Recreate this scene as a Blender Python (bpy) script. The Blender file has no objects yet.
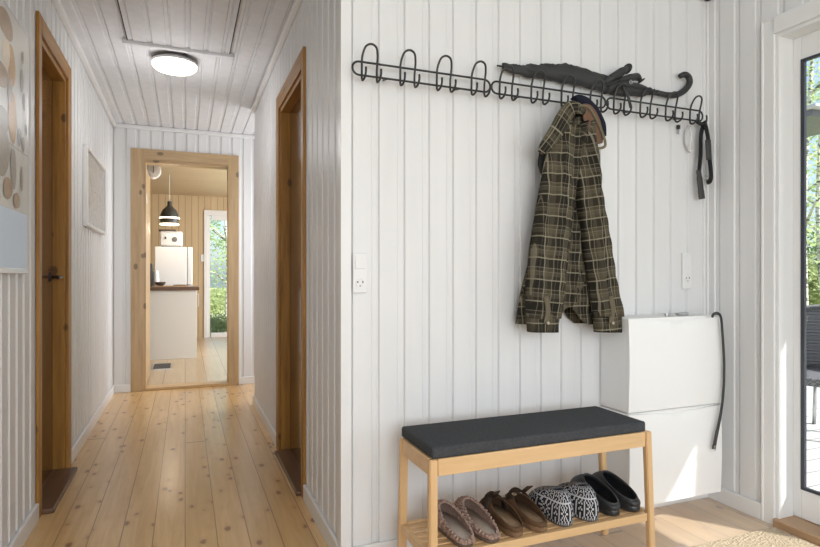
import bpy, bmesh, math, random
from math import sin, cos, pi, tan, atan, radians
from mathutils import Vector, Matrix
random.seed(7)
C = bpy.context.scene.collection
S = bpy.context.scene
# ------------------------------------------------------------------ camera
TH = radians(21.7); F = 565.0; H = 1.04
cam = bpy.data.cameras.new('camera'); co = bpy.data.objects.new('camera', cam); C.objects.link(co)
co.location = (0, 0, H); co.rotation_euler = (radians(90), 0, -TH)
cam.sensor_width = 36; cam.lens = F/820*36; cam.shift_y = 1.5/820; cam.clip_start = .02
S.camera = co
# ------------------------------------------------------------------ world, sun, daylight
SUN_DIR = Vector((-.60, .80, -.84)).normalized()          # the way the light travels
w = bpy.data.worlds.new('sky'); S.world = w; w.use_nodes = True
nt = w.node_tree; nt.nodes.clear()
wo = nt.nodes.new('ShaderNodeOutputWorld'); bg = nt.nodes.new('ShaderNodeBackground')
sk = nt.nodes.new('ShaderNodeTexSky'); sk.sky_type = 'NISHITA'; sk.sun_disc = False
sk.sun_elevation = radians(40); sk.sun_rotation = radians(143); sk.air_density = 1.0; sk.dust_density = 2.0
mixw = nt.nodes.new('ShaderNodeMix'); mixw.data_type = 'RGBA'; mixw.inputs[0].default_value = .4
mixw.inputs[7].default_value = (2.2, 2.8, 3.7, 1)
nt.links.new(sk.outputs[0], mixw.inputs[6]); nt.links.new(mixw.outputs[2], bg.inputs[0])
bg.inputs[1].default_value = .30
nt.links.new(bg.outputs[0], wo.inputs[0])
def light(name, kind, loc, energy, color=(1, 1, 1), size=None, size_y=None, aim=None):
    l = bpy.data.lights.new(name, kind); o = bpy.data.objects.new(name, l); C.objects.link(o)
    o.location = loc; l.energy = energy; l.color = color
    if kind == 'AREA':
        l.shape = 'RECTANGLE'; l.size = size; l.size_y = size_y or size
    if aim is not None:
        o.rotation_euler = Vector(aim).to_track_quat('-Z', 'Y').to_euler()
    return o
sun = light('sun', 'SUN', (4, -4, 5), 10.0, (1, .95, .88), aim=SUN_DIR); sun.data.angle = radians(.55)
light('daylight_back_fill', 'AREA', (.3, -2.9, 1.35), 76, (.90, .95, 1), 2.2, 1.7, aim=(.03, 1, -.02))  # fill lamp behind the camera, its opening is added too
light('daylight_side_fill', 'AREA', (2.22, -1.2, 1.4), 24, (.90, .95, 1), 1.5, 1.5, aim=(-1, .35, 0))  # added fill from the right, behind the camera, source unseen
light('daylight_left_fill', 'AREA', (-.55, -1.2, 1.4), 38, (.91, .955, 1), 1.5, 1.5, aim=(1, .55, 0))  # unseen fill lamp, added to brighten the side wall
light('daylight_recess_fill', 'AREA', (1.50, 5.14, 1.4), 22, (.95, .96, 1), .7, 1.3, aim=(-1, -.1, -.25))  # lamp added for the daylight glow from the alcove, opening unseen
light('daylight_kitchen_fill', 'AREA', (2.57, 7.55, 1.47), 105, (.92, .96, 1), 1.2, 2.6, aim=(-1, .12, -.1))  # unseen area lamp added to light the kitchen from the right
light('daylight_kitchen_near_fill', 'AREA', (2.5, 6.6, 1.5), 75, (.92, .96, 1), .7, 1.2, aim=(-1, .45, -.15))  # extra fill added to brighten the front of the kitchen counter
S.view_settings.view_transform = 'Standard'; S.view_settings.look = 'None'; S.view_settings.gamma = 1
S.view_settings.exposure = -0.10; S.view_settings.use_curve_mapping = False
S.cycles.use_denoising = True; S.cycles.max_bounces = 10; S.cycles.diffuse_bounces = 6
S.cycles.transparent_max_bounces = 12; S.cycles.sample_clamp_indirect = 6; S.cycles.caustics_reflective = False; S.cycles.caustics_refractive = False

# ------------------------------------------------------------------ materials
def mat(name, col=(.8, .8, .8), rough=.5, metal=0, **k):
    m = bpy.data.materials.new(name); m.use_nodes = True
    b = m.node_tree.nodes['Principled BSDF']
    b.inputs['Base Color'].default_value = (*col, 1); b.inputs['Roughness'].default_value = rough
    b.inputs['Metallic'].default_value = metal
    if 'spec' in k: b.inputs['Specular IOR Level'].default_value = k['spec']
    if 'emit' in k:
        b.inputs['Emission Color'].default_value = (*k['emit'], 1); b.inputs['Emission Strength'].default_value = k['es']
    if 'coat' in k: b.inputs['Coat Weight'].default_value = k['coat']; b.inputs['Coat Roughness'].default_value = .08
    return m
class N:
    def __init__(s, m): s.m = m; s.t = m.node_tree; s.b = s.t.nodes['Principled BSDF']
    def n(s, t, **k):
        x = s.t.nodes.new(t)
        for a, v in k.items(): setattr(x, a, v)
        return x
    def l(s, a, b): s.t.links.new(a, b)
    def tc(s, out='Object', scale=(1, 1, 1), rot=(0, 0, 0)):
        a = s.n('ShaderNodeTexCoord'); mp = s.n('ShaderNodeMapping'); s.l(a.outputs[out], mp.inputs[0])
        mp.inputs['Scale'].default_value = scale; mp.inputs['Rotation'].default_value = rot; return mp.outputs[0]
    def math(s, op, a, b=0.0, c=None):
        x = s.n('ShaderNodeMath', operation=op)
        for i, v in enumerate((a, b, c)):
            if v is None: continue
            if isinstance(v, (int, float)): x.inputs[i].default_value = v
            else: s.l(v, x.inputs[i])
        return x.outputs[0]
    def noise(s, vec, scale, detail=3, rough=.5, dist=0):
        x = s.n('ShaderNodeTexNoise'); s.l(vec, x.inputs['Vector']); x.inputs['Scale'].default_value = scale
        x.inputs['Detail'].default_value = detail; x.inputs['Roughness'].default_value = rough
        x.inputs['Distortion'].default_value = dist; return x.outputs['Fac']
    def ramp(s, fac, stops):
        x = s.n('ShaderNodeValToRGB'); s.l(fac, x.inputs[0]); e = x.color_ramp.elements
        while len(e) < len(stops): e.new(.5)
        for i, (p, c) in enumerate(stops): e[i].position = p; e[i].color = (*c, 1)
        return x.outputs[0]
    def mix(s, f, a, b, mode='MIX'):
        x = s.n('ShaderNodeMix', data_type='RGBA', blend_type=mode)
        for i, v in ((0, f), (6, a), (7, b)):
            if isinstance(v, (int, float)): x.inputs[i].default_value = v
            elif isinstance(v, tuple): x.inputs[i].default_value = (*v, 1)
            else: s.l(v, x.inputs[i])
        return x.outputs[2]
    def bump(s, h, strength=.3, dist=.002):
        x = s.n('ShaderNodeBump'); s.l(h, x.inputs['Height']); x.inputs['Strength'].default_value = strength
        x.inputs['Distance'].default_value = dist; s.l(x.outputs[0], s.b.inputs['Normal'])
    def col(s, c): s.l(c, s.b.inputs['Base Color'])

def painted(name, col=(.80, .80, .795), rough=.45, amt=.05):
    m = mat(name, col, rough); g = N(m)
    v = g.tc(scale=(6, 6, .6)); f = g.noise(v, 3, 4)
    g.col(g.mix(f, tuple(c*(1-amt) for c in col), tuple(min(1, c*(1+amt)) for c in col)))
    g.bump(g.noise(g.tc(scale=(40, 40, 3)), 4, 3), .15, .001)
    return m
def wood(name, a, b, rough=.4, axis='Z', knots=True, spec=.5, coat=0, ks=1.0):
    """streaky pine with round knots; grain runs along axis"""
    m = mat(name, a, rough, spec=spec, coat=coat); g = N(m)
    st = {'X': (.6, 9, 9), 'Y': (9, .6, 9), 'Z': (9, 9, .6)}[axis]
    f = g.noise(g.tc(scale=st), 3.0, 4, .6, .6)
    c = g.mix(g.ramp(f, [(.3, (0, 0, 0)), (.7, (1, 1, 1))]), a, b)
    if knots:
        ks_ = {'X': (5.5, 9, 9), 'Y': (9, 5.5, 9), 'Z': (9, 9, 5.5)}[axis]
        vo = g.n('ShaderNodeTexVoronoi'); g.l(g.tc(scale=ks_), vo.inputs['Vector']); vo.inputs['Scale'].default_value = ks
        k = g.ramp(vo.outputs['Distance'], [(.11, (1, 1, 1)), (.16, (0, 0, 0))])
        c = g.mix(g.math('MULTIPLY', k, .75), c, tuple(x*.28 for x in a))
    g.col(c); return m

M = {}
M['wall'] = painted('white_painted_boards', (.70, .70, .70))
M['ceil'] = painted('whitewashed_ceiling_boards', (.67, .68, .70), .6, .10)
M['trimw'] = painted('white_trim_paint', (.74, .74, .735), .35, .02)
M['trimwood'] = wood('honey_pine_trim', (.24, .105, .018), (.42, .215, .050), .42, 'Z', spec=.25)
M['trimwood_y'] = wood('honey_pine_trim_across', (.24, .105, .018), (.42, .215, .050), .42, 'Y', spec=.25)
M['trimpale'] = wood('pale_pine_trim', (.36, .235, .115), (.50, .35, .19), .42, 'Z', ks=.9)
M['trimpale_x'] = wood('pale_pine_trim_across', (.36, .235, .115), (.50, .35, .19), .42, 'X', ks=.9)
M['door'] = wood('dark_varnished_door', (.10, .045, .012), (.17, .08, .024), .14, 'Z', knots=False, coat=.22, spec=.35)
M['thresh'] = wood('dark_stained_threshold', (.09, .045, .025), (.15, .08, .045), .35, 'Y', knots=False)
M['threshp'] = wood('pine_threshold', (.42, .27, .12), (.54, .37, .19), .35, 'X', knots=False)
M['bench'] = wood('bamboo', (.60, .38, .18), (.70, .47, .25), .38, 'X', knots=False)
M['benchz'] = wood('bamboo_upright', (.60, .38, .18), (.70, .47, .25), .38, 'Z', knots=False)
M['black'] = mat('black_steel', (.018, .018, .018), .4)
M['handle'] = mat('black_handle', (.02, .018, .016), .3, .6)
M['plastic_w'] = mat('white_plastic', (.74, .74, .735), .32)
M['plastic_d'] = mat('dark_slot', (.05, .05, .05), .5)
M['rubber'] = mat('dark_rubber', (.03, .03, .03), .6)
M['steel'] = mat('brushed_steel', (.55, .55, .55), .3, 1)
M['brass'] = mat('worn_brass_plate', (.6, .5, .35), .35, .6)
M['diffuser'] = mat('lit_opal_glass', (1, 1, 1), .3, emit=(1, .93, .80), es=5)
M['glow'] = mat('glowing_shade_ring', (1, 1, 1), .3, emit=(1, .85, .6), es=4)
M['clearpl'] = mat('cloudy_clear_plastic', (.72, .72, .72), .15); M['clearpl'].node_tree.nodes['Principled BSDF'].inputs['Alpha'].default_value = .55

def floor_mat(name, a, b, pw=.118, light=1.0, knot=True, gap=True):
    m = mat(name, a, .33); g = N(m)
    tcn = g.n('ShaderNodeTexCoord'); sep = g.n('ShaderNodeSeparateXYZ'); g.l(tcn.outputs['Object'], sep.inputs[0])
    px = g.math('DIVIDE', sep.outputs[0], pw); idx = g.math('FLOOR', px)
    wn = g.n('ShaderNodeTexWhiteNoise', noise_dimensions='1D'); g.l(idx, wn.inputs['W'])
    comb = g.n('ShaderNodeCombineXYZ'); g.l(g.math('MULTIPLY', sep.outputs[0], 9), comb.inputs[0])
    g.l(g.math('ADD', g.math('MULTIPLY', sep.outputs[1], .55), g.math('MULTIPLY', wn.outputs[0], 40)), comb.inputs[1])
    f = g.noise(comb.outputs[0], 3.2, 4, .6, .7)
    c = g.mix(g.ramp(f, [(.3, (0, 0, 0)), (.72, (1, 1, 1))]), a, b)
    c = g.mix(g.math('MULTIPLY', wn.outputs[0], .35), c, tuple(x*.74 for x in a))
    if knot:
        cb = g.n('ShaderNodeCombineXYZ'); g.l(g.math('MULTIPLY', sep.outputs[0], 13), cb.inputs[0])
        g.l(g.math('ADD', g.math('MULTIPLY', sep.outputs[1], 7), g.math('MULTIPLY', wn.outputs[0], 17)), cb.inputs[1])
        vo = g.n('ShaderNodeTexVoronoi'); g.l(cb.outputs[0], vo.inputs['Vector']); vo.inputs['Scale'].default_value = 1
        nz = g.noise(cb.outputs[0], 3, 2)
        dd = g.math('ADD', vo.outputs['Distance'], g.math('MULTIPLY', g.math('SUBTRACT', nz, .5), .18))
        k = g.ramp(dd, [(.11, (1, 1, 1)), (.19, (0, 0, 0))])
        halo = g.ramp(dd, [(.14, (1, 1, 1)), (.42, (0, 0, 0))])
        c = g.mix(g.math('MULTIPLY', halo, .30), c, (.42, .19, .07))
        c = g.mix(g.math('MULTIPLY', k, .85), c, (.19, .075, .028))
    if gap:
        fr = g.math('FRACT', px)
        e = g.math('LESS_THAN', g.math('ABSOLUTE', g.math('SUBTRACT', fr, .5)), .482)
        c = g.mix(e, (.30, .17, .08), c)
        # board ends
        yy = g.math('DIVIDE', g.math('ADD', sep.outputs[1], g.math('MULTIPLY', wn.outputs[0], 9)), 9)
        e2 = g.math('GREATER_THAN', g.math('FRACT', yy), .0012)
        c = g.mix(e2, (.17, .09, .045), c)
        g.bump(g.math('MULTIPLY', e, 1.0), .5, .002)
    if knot:   # boards whitened towards the entrance, daylight sheen put into their colour
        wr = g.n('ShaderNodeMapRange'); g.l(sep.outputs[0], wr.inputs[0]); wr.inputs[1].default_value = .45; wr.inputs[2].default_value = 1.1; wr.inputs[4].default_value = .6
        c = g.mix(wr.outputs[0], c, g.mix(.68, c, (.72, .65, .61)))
    g.col(c)
    g.b.inputs['Coat Weight'].default_value = .4; g.b.inputs['Coat Roughness'].default_value = .18
    return m
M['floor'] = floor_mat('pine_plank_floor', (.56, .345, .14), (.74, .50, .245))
M['kfloor'] = floor_mat('pale_kitchen_floor', (.47, .345, .20), (.56, .43, .275), .2, knot=False)
def boards(name, a, b, per=.1, axis=0, rough=.45, dark=.55):
    m = mat(name, a, rough); g = N(m)
    tcn = g.n('ShaderNodeTexCoord'); sep = g.n('ShaderNodeSeparateXYZ'); g.l(tcn.outputs['Object'], sep.inputs[0])
    px = g.math('DIVIDE', sep.outputs[axis], per)
    wn = g.n('ShaderNodeTexWhiteNoise', noise_dimensions='1D'); g.l(g.math('FLOOR', px), wn.inputs['W'])
    f = g.noise(g.tc(scale=(9, 9, .7) if axis == 0 else (.7, 9, 9)), 3, 4, .6, .5)
    c = g.mix(f, a, b); c = g.mix(g.math('MULTIPLY', wn.outputs[0], .3), c, tuple(x*.8 for x in a))
    e = g.math('LESS_THAN', g.math('ABSOLUTE', g.math('SUBTRACT', g.math('FRACT', px), .5)), .46)
    c = g.mix(e, tuple(x*dark for x in a), c); g.col(c); g.bump(e, .6, .003); return m
M['kwall'] = boards('pine_panel_wall', (.50, .365, .205), (.60, .455, .275))
M['kceil'] = boards('pine_panel_ceiling', (.60, .48, .31), (.70, .57, .39), .09, 1)
M['deck'] = boards('grey_deck_boards', (.42, .42, .41), (.58, .58, .57), .14, 1, .8)

def fabric(name, col, rough=.9, s=300, amt=.25):
    m = mat(name, col, rough, spec=.2); g = N(m)
    f = g.noise(g.tc(), s, 2); f2 = g.noise(g.tc(), 60, 3)
    c = g.mix(f, tuple(c*(1-amt) for c in col), tuple(c*(1+amt) for c in col))
    g.col(c); g.bump(g.math('ADD', f, g.math('MULTIPLY', f2, .6)), .5, .002); return m
M['cushion'] = fabric('charcoal_canvas', (.054, .056, .060), .95, 170, .45)
M['umb'] = fabric('black_nylon', (.045, .045, .046), .5, 200, .2)
M['strap'] = fabric('black_webbing', (.018, .018, .018), .8, 400)
M['navy'] = fabric('navy_quilted_lining', (.010, .011, .022), .8, 250)
M['brownlin'] = fabric('brown_lining', (.15, .085, .055), .85, 250)
M['sueded'] = fabric('dark_brown_suede', (.045, .028, .020), .95, 150, .4)
M['suede'] = fabric('brown_suede', (.115, .065, .035), .9, 150, .4)
M['insole'] = fabric('worn_tan_insole', (.26, .18, .11), .9, 90, .25)
M['solebr'] = fabric('brown_cork_sole', (.20, .12, .065), .8, 200, .3)
M['fuzz'] = fabric('fuzzy_pinkish_brown_wool', (.34, .235, .19), 1, 130, .7)
M['fuzzins'] = fabric('greyish_felt_insole', (.40, .34, .29), .95, 120, .25)
M['fuzzsole'] = fabric('taupe_felt_sole', (.13, .095, .075), .9, 120, .25)
M['clog'] = mat('matt_black_foam', (.022, .023, .025), .42)
M['clogin'] = mat('black_foam_insole', (.012, .012, .013), .7)
M['knitb'] = fabric('black_knit', (.022, .022, .025), .95, 200, .4)
M['knitw'] = fabric('white_knit', (.48, .48, .49), .95, 200, .25)
M['knitg'] = fabric('grey_knit_sole', (.12, .12, .13), .95, 200, .3)
M['mat'] = None
m = mat('beige_woven_doormat', (.52, .42, .30), 1, spec=.1); g = N(m)
v = g.tc(); vo = g.n('ShaderNodeTexVoronoi'); g.l(v, vo.inputs['Vector']); vo.inputs['Scale'].default_value = 110
g.col(g.mix(g.noise(v, 70, 3), (.42, .32, .22), (.66, .56, .42))); g.bump(vo.outputs['Distance'], .9, .006); M['mat'] = m
m = mat('window_glass', (1, 1, 1), 0); g = N(m)
tr = g.n('ShaderNodeBsdfTransparent'); gl = g.n('ShaderNodeBsdfGlossy'); gl.inputs['Roughness'].default_value = .01
tr.inputs[0].default_value = (.96, .98, .98, 1)
lw = g.n('ShaderNodeLayerWeight'); lw.inputs[0].default_value = .25
mx = g.n('ShaderNodeMixShader'); g.l(g.math('MULTIPLY', lw.outputs['Fresnel'], .5), mx.inputs[0]); g.l(tr.outputs[0], mx.inputs[1]); g.l(gl.outputs[0], mx.inputs[2])
g.l(mx.outputs[0], g.t.nodes['Material Output'].inputs[0]); M['glass'] = m
# flannel plaid from the sewing coordinates (metres)
m = mat('olive_brown_flannel_plaid', (.05, .045, .03), 1, spec=.1); g = N(m)
uv = g.n('ShaderNodeUVMap'); sp = g.n('ShaderNodeSeparateXYZ'); g.l(uv.outputs[0], sp.inputs[0])
def stripe(coord, per, off, wd):
    fr = g.math('FRACT', g.math('ADD', g.math('DIVIDE', coord, per), off))
    return g.math('LESS_THAN', g.math('ABSOLUTE', g.math('SUBTRACT', fr, .5)), wd/2/per)
base = (.072, .060, .038); dark = (.013, .012, .010); cream = (.33, .30, .22)
c = None
def soft(a, k): return g.math('MULTIPLY', a, k)
c = g.mix(soft(stripe(sp.outputs[0], .070, .2, .026), .72), base, dark)
c = g.mix(soft(stripe(sp.outputs[1], .082, .3, .030), .72), c, dark)
c = g.mix(soft(stripe(sp.outputs[0], .070, .72, .014), .30), c, (.14, .12, .085))
c = g.mix(soft(stripe(sp.outputs[1], .082, .80, .017), .30), c, (.14, .12, .085))
for per, off, wd, st in ((.070, .0, .0038, .60), (.070, .44, .0022, .42), (.070, .86, .0022, .34), (.070, .22, .0018, .3)):
    c = g.mix(soft(stripe(sp.outputs[0], per, off, wd), st), c, cream)
for per, off, wd, st in ((.082, .08, .0048, .66), (.082, .52, .0022, .42), (.082, .70, .0022, .3)):
    c = g.mix(soft(stripe(sp.outputs[1], per, off, wd), st), c, cream)
nn = g.noise(g.tc(), 350, 2)
g.col(g.mix(g.math('MULTIPLY', nn, .35), c, (.05, .045, .035))); g.bump(nn, .4, .002); M['plaid'] = m

# ------------------------------------------------------------------ helpers
def P(x, y, Y):
    """point of the plane Y=const (metres) seen at photo position x, y (used to take sizes off the photo)"""
    X = Y*tan(TH + atan((x-410)/F)); d = Y*cos(TH) + X*sin(TH)
    return Vector((X, Y, H + (275-y)*d/F))
def world_loc(o):
    v = Vector((0, 0, 0))
    while o: v += o.location; o = o.parent
    return v
def link(name, bm, mts, parent=None, origin=None, smooth=False, local=False, angle=None):
    bmesh.ops.recalc_face_normals(bm, faces=bm.faces) if not getattr(bm, 'is_open', False) else None
    me = bpy.data.meshes.new(name)
    if not local:
        if parent is not None: off = world_loc(parent)
        elif origin is not None: off = Vector(origin)
        else: off = Vector((0, 0, 0))
        bm.transform(Matrix.Translation(-off))
    else: off = Vector((0, 0, 0))
    bm.to_mesh(me); bm.free()
    if not isinstance(mts, (list, tuple)): mts = [mts]
    for q in mts: me.materials.append(q)
    if smooth: me.polygons.foreach_set('use_smooth', [True]*len(me.polygons))
    if angle is not None:
        me.polygons.foreach_set('use_smooth', [True]*len(me.polygons)); me.set_sharp_from_angle(angle=radians(angle))
    o = bpy.data.objects.new(name, me); C.objects.link(o)
    if parent is not None: o.parent = parent
    else: o.location = off
    return o
def base_of(bm):
    xs = [v.co for v in bm.verts]
    return ((min(v.x for v in xs)+max(v.x for v in xs))/2, (min(v.y for v in xs)+max(v.y for v in xs))/2, min(v.z for v in xs))
def tag(o, label, cat, group=None, kind=None):
    o['label'] = label; o['category'] = cat
    if group: o['group'] = group
    if kind: o['kind'] = kind
    return o
def thing(name, label, cat, loc=(0, 0, 0), group=None):
    o = bpy.data.objects.new(name, None); C.objects.link(o); o.location = loc; o.empty_display_size = .05
    return tag(o, label, cat, group)
def solo(name, bm, m, label, cat, group=None, **k):
    return tag(link(name, bm, m, origin=base_of(bm), **k), label, cat, group)
def struct(name, bm, m, parent=None, **k):
    o = link(name, bm, m, parent, **k)
    if parent is None: o['kind'] = 'structure'
    return o
def box(bm, x0, x1, y0, y1, z0, z1, bev=0, mi=0, seg=2):
    r = bmesh.ops.create_cube(bm, size=1)
    vs = r['verts']
    for v in vs:
        v.co = Vector((x0+(v.co.x+.5)*(x1-x0), y0+(v.co.y+.5)*(y1-y0), z0+(v.co.z+.5)*(z1-z0)))
    fs = set(f for v in vs for f in v.link_faces)
    for f in fs: f.material_index = mi
    if bev:
        es = list(set(e for v in vs for e in v.link_edges))
        bmesh.ops.bevel(bm, geom=es, offset=bev, segments=seg, affect='EDGES', profile=.5)
    return bm
def B(*a, **k): return box(bmesh.new(), *a, **k)
def catmull(pts, n=6):
    pts = [Vector(p) for p in pts]; out = []
    for i in range(len(pts)-1):
        p0 = pts[max(i-1, 0)]; p1 = pts[i]; p2 = pts[i+1]; p3 = pts[min(i+2, len(pts)-1)]
        for k in range(n):
            t = k/n
            out.append(.5*((2*p1)+(-p0+p2)*t+(2*p0-5*p1+4*p2-p3)*t*t+(-p0+3*p1-3*p2+p3)*t**3))
    out.append(pts[-1]); return out
def tube(bm, pts, r, seg=8, closed=False, ry=None, up=None, mi=0):
    """sweep a round (or r x ry flattened) section along pts; r may be a list"""
    pts = [Vector(p) for p in pts]; n = len(pts); rings = []
    prev = None
    for i, p in enumerate(pts):
        a = pts[(i-1) % n] if (closed or i > 0) else pts[i]
        b = pts[(i+1) % n] if (closed or i < n-1) else pts[i]
        t = (b-a).normalized()
        if up is not None: u = Vector(up)
        elif prev is not None: u = prev
        else: u = Vector((0, 0, 1)) if abs(t.z) < .9 else Vector((0, 1, 0))
        s = t.cross(u)
        if s.length < 1e-5: s = t.orthogonal()
        s.normalize(); u2 = s.cross(t).normalized(); prev = u2
        rr = r[i] if isinstance(r, (list, tuple)) else r
        r2 = rr if ry is None else (ry[i] if isinstance(ry, (list, tuple)) else ry)
        rings.append([bm.verts.new(p + s*cos(2*pi*k/seg)*rr + u2*sin(2*pi*k/seg)*r2) for k in range(seg)])
    m_ = n if closed else n-1
    for i in range(m_):
        A, D = rings[i], rings[(i+1) % n]
        for k in range(seg):
            f = bm.faces.new((A[k], A[(k+1) % seg], D[(k+1) % seg], D[k])); f.material_index = mi
    if not closed:
        bm.faces.new(rings[0][::-1]).material_index = mi; bm.faces.new(rings[-1]).material_index = mi
    return bm
def lathe(bm, prof, c, seg=32, mi=0, axis='Z'):
    rings = []
    for r, z in prof:
        ring = []
        for k in range(seg):
            a = 2*pi*k/seg; q = Vector((r*cos(a), r*sin(a), z))
            if axis == 'Y': q = Vector((q.x, -q.z, q.y))
            if axis == 'X': q = Vector((q.z, q.x, q.y))
            ring.append(bm.verts.new(Vector(c)+q))
        rings.append(ring)
    for i in range(len(rings)-1):
        for k in range(seg):
            f = bm.faces.new((rings[i][k], rings[i][(k+1) % seg], rings[i+1][(k+1) % seg], rings[i+1][k])); f.material_index = mi
    bm.faces.new(rings[0][::-1]).material_index = mi; bm.faces.new(rings[-1]).material_index = mi
    return bm

# ------------------------------------------------------------------ panelled walls
PROF = [(0, -.009), (.0045, -.009), (.0085, 0), (.077, 0), (.0815, -.0045), (.0965, -.0045)]   # one board, .1 wide
def profile(L, phase=0, per=.1):
    pts = []; k0 = int(math.floor(-phase/per))-1
    k = k0
    while k*per+phase < L+per:
        for u, o in PROF: pts.append((k*per+phase+u*per/.1, o))
        k += 1
    def at(u):
        for a, b in zip(pts, pts[1:]):
            if a[0] <= u <= b[0]:
                t = (u-a[0])/max(b[0]-a[0], 1e-9); return a[1]+t*(b[1]-a[1])
        return 0
    return pts, at
def board_wall(name, p0, p1, nrm, z0, z1, holes=(), thick=.11, m=None, phase=0, flatend=0):
    """board-clad wall from p0 to p1; nrm faces the room; holes = (u0,u1,za,zb)"""
    bm = bmesh.new(); p0 = Vector((*p0, 0)); p1 = Vector((*p1, 0)); nrm = Vector((*nrm, 0)); L = (p1-p0).length; d = (p1-p0)/L
    pts, at = profile(L, phase)
    us = sorted(set([round(u, 5) for u, _ in pts if 0 < u < L]+[0, L]+[h[0] for h in holes]+[h[1] for h in holes]))
    for a, b in zip(us, us[1:]):
        if b-a < 1e-6: continue
        zs = [(z0, z1)]
        for h in holes:
            if a >= h[0]-1e-6 and b <= h[1]+1e-6:
                zs = []
                if h[2] > z0: zs.append((z0, h[2]))
                if h[3] < z1: zs.append((h[3], z1))
        oa, ob = at(a+1e-6), at(b-1e-6)
        for za, zb in zs:
            q = [p0+d*a+nrm*oa, p0+d*b+nrm*ob]; r = [p0+d*a-nrm*thick, p0+d*b-nrm*thick]
            v = [bm.verts.new((q[0].x, q[0].y, za)), bm.verts.new((q[1].x, q[1].y, za)), bm.verts.new((q[1].x, q[1].y, zb)), bm.verts.new((q[0].x, q[0].y, zb)),
                 bm.verts.new((r[0].x, r[0].y, za)), bm.verts.new((r[1].x, r[1].y, za)), bm.verts.new((r[1].x, r[1].y, zb)), bm.verts.new((r[0].x, r[0].y, zb))]
            for f in ((0, 1, 2, 3), (7, 6, 5, 4), (0, 4, 5, 1), (3, 2, 6, 7)): bm.faces.new([v[i] for i in f])
            if a == 0 or any(abs(a-h[1]) < 1e-6 for h in holes): bm.faces.new([v[i] for i in (0, 3, 7, 4)])
            if b == L or any(abs(b-h[0]) < 1e-6 for h in holes): bm.faces.new([v[i] for i in (1, 5, 6, 2)])
    bmesh.ops.remove_doubles(bm, verts=bm.verts, dist=1e-5)
    return struct(name, bm, m or M['wall'])

XL, XR, YF, YE, XS, ZC = -.59, .52, 1.95, 5.59, 2.28, 2.375
YB = -3.0
# floor and ceilings
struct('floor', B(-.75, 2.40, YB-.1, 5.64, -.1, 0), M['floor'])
struct('floor_kitchen', B(-2.6, 2.6, 5.64, 10.1, -.1, 0), M['kfloor'])
bm = bmesh.new()
pts, at = profile(3.1, .02)
us = sorted(set([round(u, 5) for u, _ in pts if 0 < u < 3.1]+[0, 3.1]))
for a, b in zip(us, us[1:]):
    x0, x1 = -.72+a, -.72+b; oa, ob = ZC-at(a+1e-6), ZC-at(b-1e-6)
    v = [bm.verts.new(q) for q in ((x0, YB, oa), (x1, YB, ob), (x1, YE+.1, ob), (x0, YE+.1, oa), (x0, YB, ZC+.08), (x1, YB, ZC+.08), (x1, YE+.1, ZC+.08), (x0, YE+.1, ZC+.08))]
    for f in ((3, 2, 1, 0), (4, 5, 6, 7), (0, 1, 5, 4), (2, 3, 7, 6)): bm.faces.new([v[i] for i in f])
bmesh.ops.remove_doubles(bm, verts=bm.verts, dist=1e-5)
struct('ceiling', bm, M['ceil'])
struct('ceiling_kitchen', B(-2.6, 2.6, 5.7, 10.1, 2.35, 2.45), M['kceil'])
# walls
LD = (2.865, 3.475, 2.09)       # left door opening Y0,Y1,top
RD = (2.66, 3.37, 2.02)       # right door opening
FD = (-.355, .402, 2.08)      # far opening X0,X1,top
SD = (.62, 1.62, 2.04)        # glass door opening in the side wall
board_wall('wall_left', (XL, YB), (XL, YE), (1, 0), 0, ZC, [(1.05, 2.55, .7, 2.1), (LD[0]-YB, LD[1]-YB, 0, LD[2])], phase=.03, thick=.14)
YR = 4.70   # the right wall ends here, an alcove opens before the far wall
board_wall('wall_corridor_right', (XR, YR), (XR, YF+.1), (-1, 0), 0, ZC, [(YR-RD[1], YR-RD[0], 0, RD[2])], phase=.04, thick=.1)
board_wall('wall_coat_rack', (XR, YF), (XS, YF), (0, -1), 0, ZC, phase=.029, thick=.1)
board_wall('wall_side', (XS, YF+.1), (XS, YB), (-1, 0), 0, ZC, [(YF+.1-SD[1], YF+.1-SD[0], 0, SD[2]), (2.5, 4.1, .7, 2.1)], phase=.06, thick=.13)
board_wall('wall_alcove_front', (1.6, YR-.1), (XR+.1, YR-.1), (0, 1), 0, ZC, thick=.1)
board_wall('wall_alcove_right', (1.6, YE), (1.6, YR-.1), (-1, 0), 0, ZC, [(.15, .75, .8, 2.0)], thick=.1)
board_wall('wall_far', (XL, YE), (1.6, YE), (0, -1), 0, ZC, [(FD[0]-XL, FD[1]-XL, 0, FD[2])], phase=.0, thick=.1)
board_wall('wall_back', (XS, YB), (XL, YB), (0, 1), 0, ZC, [(.5, 2.5, .45, 2.15)], thick=.1)
# kitchen walls
bm = bmesh.new()
box(bm, -2.6, .335, 10.0, 10.1, 0, 2.35); box(bm, 1.25, 2.6, 10.0, 10.1, 0, 2.35); box(bm, .335, 1.25, 10.0, 10.1, 2.03, 2.35)
struct('wall_kitchen_back', bm, M['kwall'])
struct('wall_kitchen_left', B(-2.7, -2.6, 5.69, 10.1, 0, 2.35), boards('pine_panel_wall_left', (.50, .365, .205), (.60, .455, .275), .1, 1))
bm = bmesh.new(); box(bm, 2.6, 2.7, 5.69, 6.2, 0, 2.35); box(bm, 2.6, 2.7, 8.9, 10.1, 0, 2.35); box(bm, 2.6, 2.7, 6.2, 8.9, 0, .85); box(bm, 2.6, 2.7, 6.2, 8.9, 2.1, 2.35)
struct('wall_kitchen_right', bm, boards('pine_panel_wall_right', (.50, .365, .205), (.60, .455, .275), .1, 1))
bm = bmesh.new(); box(bm, -2.6, XL, 5.59, 5.69, 0, 2.35); box(bm, 1.6, 2.6, 5.59, 5.69, 0, 2.35)
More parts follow.
